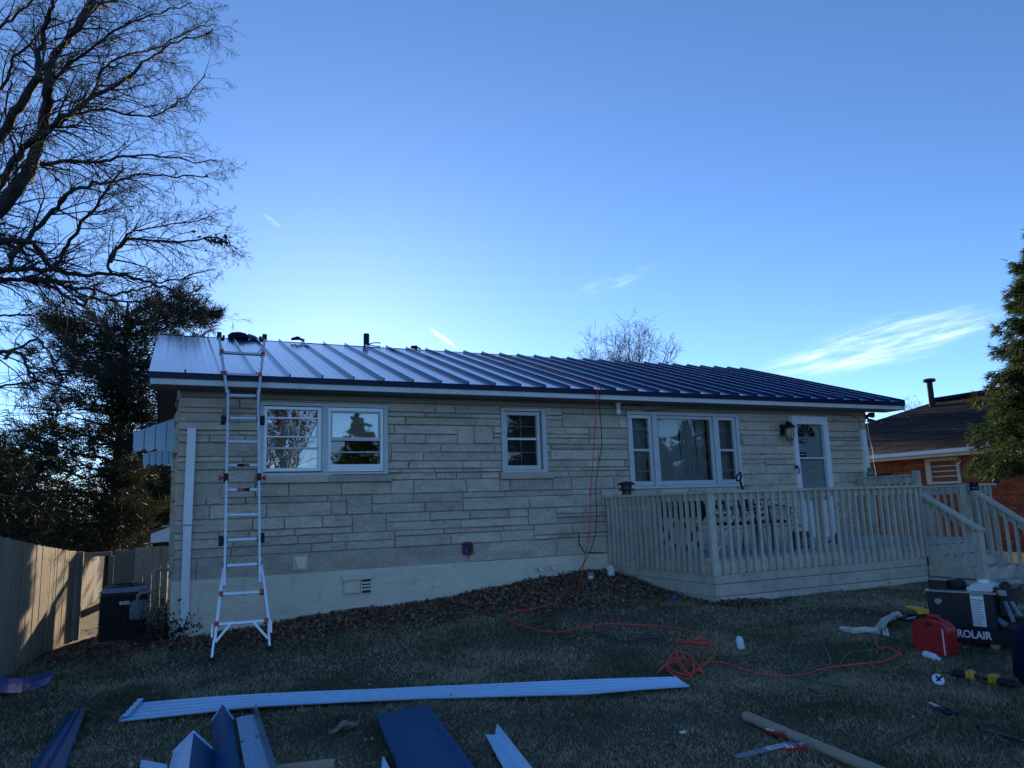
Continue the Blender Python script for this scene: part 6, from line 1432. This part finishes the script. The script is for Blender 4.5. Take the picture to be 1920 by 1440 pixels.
# black patio chairs with scrolled backs
def patio_chair(x, y, rot, label, first=[None]):
    o = thing('patio_chair', label, 'chair', (x, y, DF), 'black scrolled patio chairs on the deck'); R3 = Matrix.Rotation(rot, 3, 'Z'); T = lambda a, b, c: Vector((x, y, DF))+R3@Vector((a, b, c))
    for i in (-1, 1):
        for j in (-1, 1): part('leg', MB().tube([T(i*.24,j*.22,.42), T(i*.26,j*.25,.0)], .014, 6), M['black'], o)
    part('seat', MB().hexa([T(-.25,-.25,.40),T(.25,-.25,.40),T(.25,.25,.40),T(-.25,.25,.40),T(-.25,-.25,.435),T(.25,-.25,.435),T(.25,.25,.435),T(-.25,.25,.435)]), M['blackmatte'], o)
    bk = MB()
    for i in (-1, 1): bk.tube([T(i*.24,.24,.43), T(i*.25,.32,.76)], .016, 6)
    bk.tube([T(-.25,.32,.76), T(0,.33,.80), T(.25,.32,.76)], .016, 6); part('back_frame', bk, M['black'], o)
    sc = MB()
    for cx_, cz_ in ((-.15,.53),(.15,.53),(-.13,.69),(.13,.69),(0,.61),(0,.48),(0,.73)):
        sc.tube([T(cx_+(.09-.010*k)*math.cos(k*.8), .27+.08*(cz_-.43)+.02, cz_+(.09-.010*k)*math.sin(k*.8)) for k in range(9)], .015, 4)
    for i in (-1, 1): sc.tube([T(i*.26,-.2,.43), T(i*.28,-.2,.62), T(i*.28,.1,.65), T(i*.25,.27,.62)], .012, 5)
    part('scrollwork', sc, M['black'], o)
patio_chair(7.35, 8.45, .25, 'black scrolled patio chair nearest the deck corner'); patio_chair(8.02, 8.5, -.15, 'black scrolled patio chair beside the shovel')
# covered grill near the side rail
gx_, gy_ = 6.95, 9.15; gl_ = thing('barbecue_grill', 'dark barbecue grill on folding legs behind the side balusters', 'grill', (gx_, gy_, DF)); mb = MB(); mb.prism([(gx_-.22,gy_-.34,DF+.52),(gx_+.22,gy_-.34,DF+.52),(gx_+.24,gy_-.34,DF+.66),(gx_+.15,gy_-.34,DF+.80),(gx_-.15,gy_-.34,DF+.80),(gx_-.24,gy_-.34,DF+.66)], (0,.68,0)); part('hood', mb, M['black'], gl_)
for y_ in (-.3, .3):
    part('leg', MB().bar((gx_-.2,gy_+y_,DF), (gx_+.2,gy_+y_,DF+.52), .03, .03, up=(0,1,0)), M['black'], gl_); part('leg', MB().bar((gx_+.2,gy_+y_+.035,DF), (gx_-.2,gy_+y_+.035,DF+.52), .03, .03, up=(0,1,0)), M['black'], gl_)
part('lid_handle', MB().tube([(gx_-.26,gy_-.2,DF+.70),(gx_-.29,gy_-.2,DF+.70),(gx_-.29,gy_+.2,DF+.70),(gx_-.26,gy_+.2,DF+.70)], .012, 5), M['steel'], gl_)
# white folding stand near the corner
x, y = 6.95, 8.2; ws = thing('folding_stand', 'white tubular folding stand behind the deck corner', 'stand', (x, y, DF))
part('top_bar', MB().tube([(x-.25,y,DF+.58),(x+.2,y,DF+.58)], .016, 6), M['white'], ws)
for s_ in (-1, 1): part('leg', MB().tube([(x-.2*s_,y+.04*s_,DF+.57),(x+.2*s_,y+.04*s_,DF+.01)], .013, 6), M['white'], ws)
# small crate and broom head
mb = MB(); x, y = 8.75, 8.6; bx_ = thing('tool_crate', 'small brown crate with a blue front on the deck', 'crate', (x, y, DF)); part('box', MB().box(x-.14, x+.14, y-.1, y+.1, DF+.002, DF+.24), M['stick'], bx_); part('front', MB().box(x-.12, x+.12, y-.112, y-.102, DF+.02, DF+.15), M['blueblade'], bx_); part('handle', MB().tube([(x-.1,y,DF+.24),(x-.06,y,DF+.32),(x+.06,y,DF+.32),(x+.1,y,DF+.24)], .01, 5), M['blackmatte'], bx_)
x, y = 9.35, 8.7; hm = thing('hand_tools', 'low heap of red-handled hand tools on the deck boards', 'tools', (x, y, DF))
for i, (dx, dy, an, m_) in enumerate(((0,0,.4,'stick'),(.12,.05,2.2,'red'),(.25,-.02,1.1,'blackmatte'))):
    part('tool', MB().tube([(x+dx,y+dy,DF+.02), (x+dx+.22*math.cos(an),y+dy+.1*math.sin(an),DF+.06+.05*i)], .018, 6), M[m_], hm)
# ornament and dish on the far side rail
q = Vector((DX1-.0, 10.15, 1.932)); orn = thing('frog_ornament', 'small green ornament sitting on the far deck rail by the wall', 'ornament', tuple(q)); M['jade'] = mat('green_glaze', (.05,.25,.12), .3, var=.2)
mb = MB(); mb.lathe(q, [(.05,0),(.075,.03),(.07,.08),(.03,.11)], 10); part('body', mb, M['jade'], orn, smooth=True); mb = MB(); mb.lathe(q+Vector((-.02,0,.10)), [(.02,0),(.045,.03),(.04,.06),(.015,.08)], 10); part('head', mb, M['jade'], orn, smooth=True)
q = Vector((DX1-.0, 9.85, 1.932)); mb = MB(); mb.lathe(q, [(.06,0),(.13,.02),(.135,.035),(.05,.02)], 14); single('shallow_dish', mb, M['black'], 'shallow black dish on the far rail beside the green ornament', 'dish')
# string of lights hanging from the right eave corner
st_ = [atY(x, y, HY0-.1) for x, y in ((1626,790),(1627,800),(1629,815),(1632,828),(1635,838),(1637,850),(1638,865),(1641,880),(1643,892))]
cl = thing('light_string', 'thin white wire hanging down at the right corner of the house', 'wire', tuple(st_[-1])); part('wire', MB().tube(st_, .008, 4), M['whitewood'], cl)
mb = MB(); q = Vector((DX1+.10, DY0+.0, RT+.02)); cam_ = thing('rail_lamp', 'black clamp lamp on the right end of the stair rail', 'lamp', tuple(q)); mb.lathe(q, [(.02,0),(.05,.03),(.05,.07),(.02,.09)], 8, (1,-.2,.1)); part('lamp_head', mb, M['black'], cam_); part('lamp_clip', MB().box(q.x-.05, q.x+.0, q.y-.02, q.y+.02, q.z-.06, q.z+.0), M['blackmatte'], cam_); part('lens', MB().lathe(q+Vector((.06,-.03,.01)), [(.02,0),(.02,.01)], 8, (.3,-1,0)), M['bulb'], cam_)
q = Vector((DX1+.0, DY0-.3, RT-.33)); 
# things on the ridge
def roof_pt(px_, py_, Y=RY): return atY(px_, py_, Y)
p = roof_pt(447,634,RY+.05); p.z = RZ+.01; mb = MB(); vs = []; nn = 16
for i, (r_, h) in enumerate(((.15,0),(.185,.05),(.18,.10),(.13,.145),(.05,.165))):
    for k in range(nn): a = 2*math.pi*k/nn; q_ = r_*(1+.08*math.sin(2*a+h*8)); vs.append(p+Vector((q_*math.cos(a), q_*.7*math.sin(a), h-.02)))
mb.add(vs, [(i*nn+k, i*nn+(k+1)%nn, (i+1)*nn+(k+1)%nn, (i+1)*nn+k) for i in range(4) for k in range(nn)]+[tuple(4*nn+k for k in range(nn)), tuple(range(nn))[::-1]])
tb_ = thing('tool_bag', 'dark rounded bag lying on the roof ridge behind the ladder top', 'bag', tuple(p)); part('bag_body', mb, M['navycloth'], tb_, smooth=True); part('bag_strap', MB().tube([p+Vector((.17,0,.08)), p+Vector((.27,-.03,.05)), p+Vector((.36,-.05,.02))], [.05,.045,.02], 8), M['greycloth'], tb_)
p = roof_pt(556,641,RY); p.z = RZ+.04; dr2 = thing('nail_gun', 'dark power tool lying on the roof ridge left of the vent pipe', 'power tool', tuple(p)); part('body', MB().tube([p+Vector((-.1,0,.03)), p+Vector((.02,0,.06)), p+Vector((.06,0,.05))], [.025,.04,.035], 8), M['blackmatte'], dr2); part('handle', MB().bar(p+Vector((.05,0,.05)), p+Vector((.14,-.05,.01)), .03, .045), M['blackmatte'], dr2)
p = roof_pt(776,658,RY); p.z = RZ+.03; d3 = thing('roofing_tool', 'small dark tool on the ridge right of the vent pipe', 'tool', tuple(p)); part('body', MB().tube([p+Vector((-.06,0,.03)), p+Vector((.07,0,.03))], [.03,.045], 8), M['blackmatte'], d3); part('grip', MB().bar(p+Vector((.06,0,.03)), p+Vector((.14,-.04,.0)), .03, .03), M['blackmatte'], d3)
p = roof_pt(703,653,RY); p.z = RZ+.02; single('hose_coil', MB().tube([p+Vector((.11*math.cos(t)-.0, .08*math.sin(t), .02+.01*t)) for t in np.linspace(0,6.5,20)], .012, 5), M['darkhose'], 'small dark coil lying on the ridge at the vent pipe', 'coil')
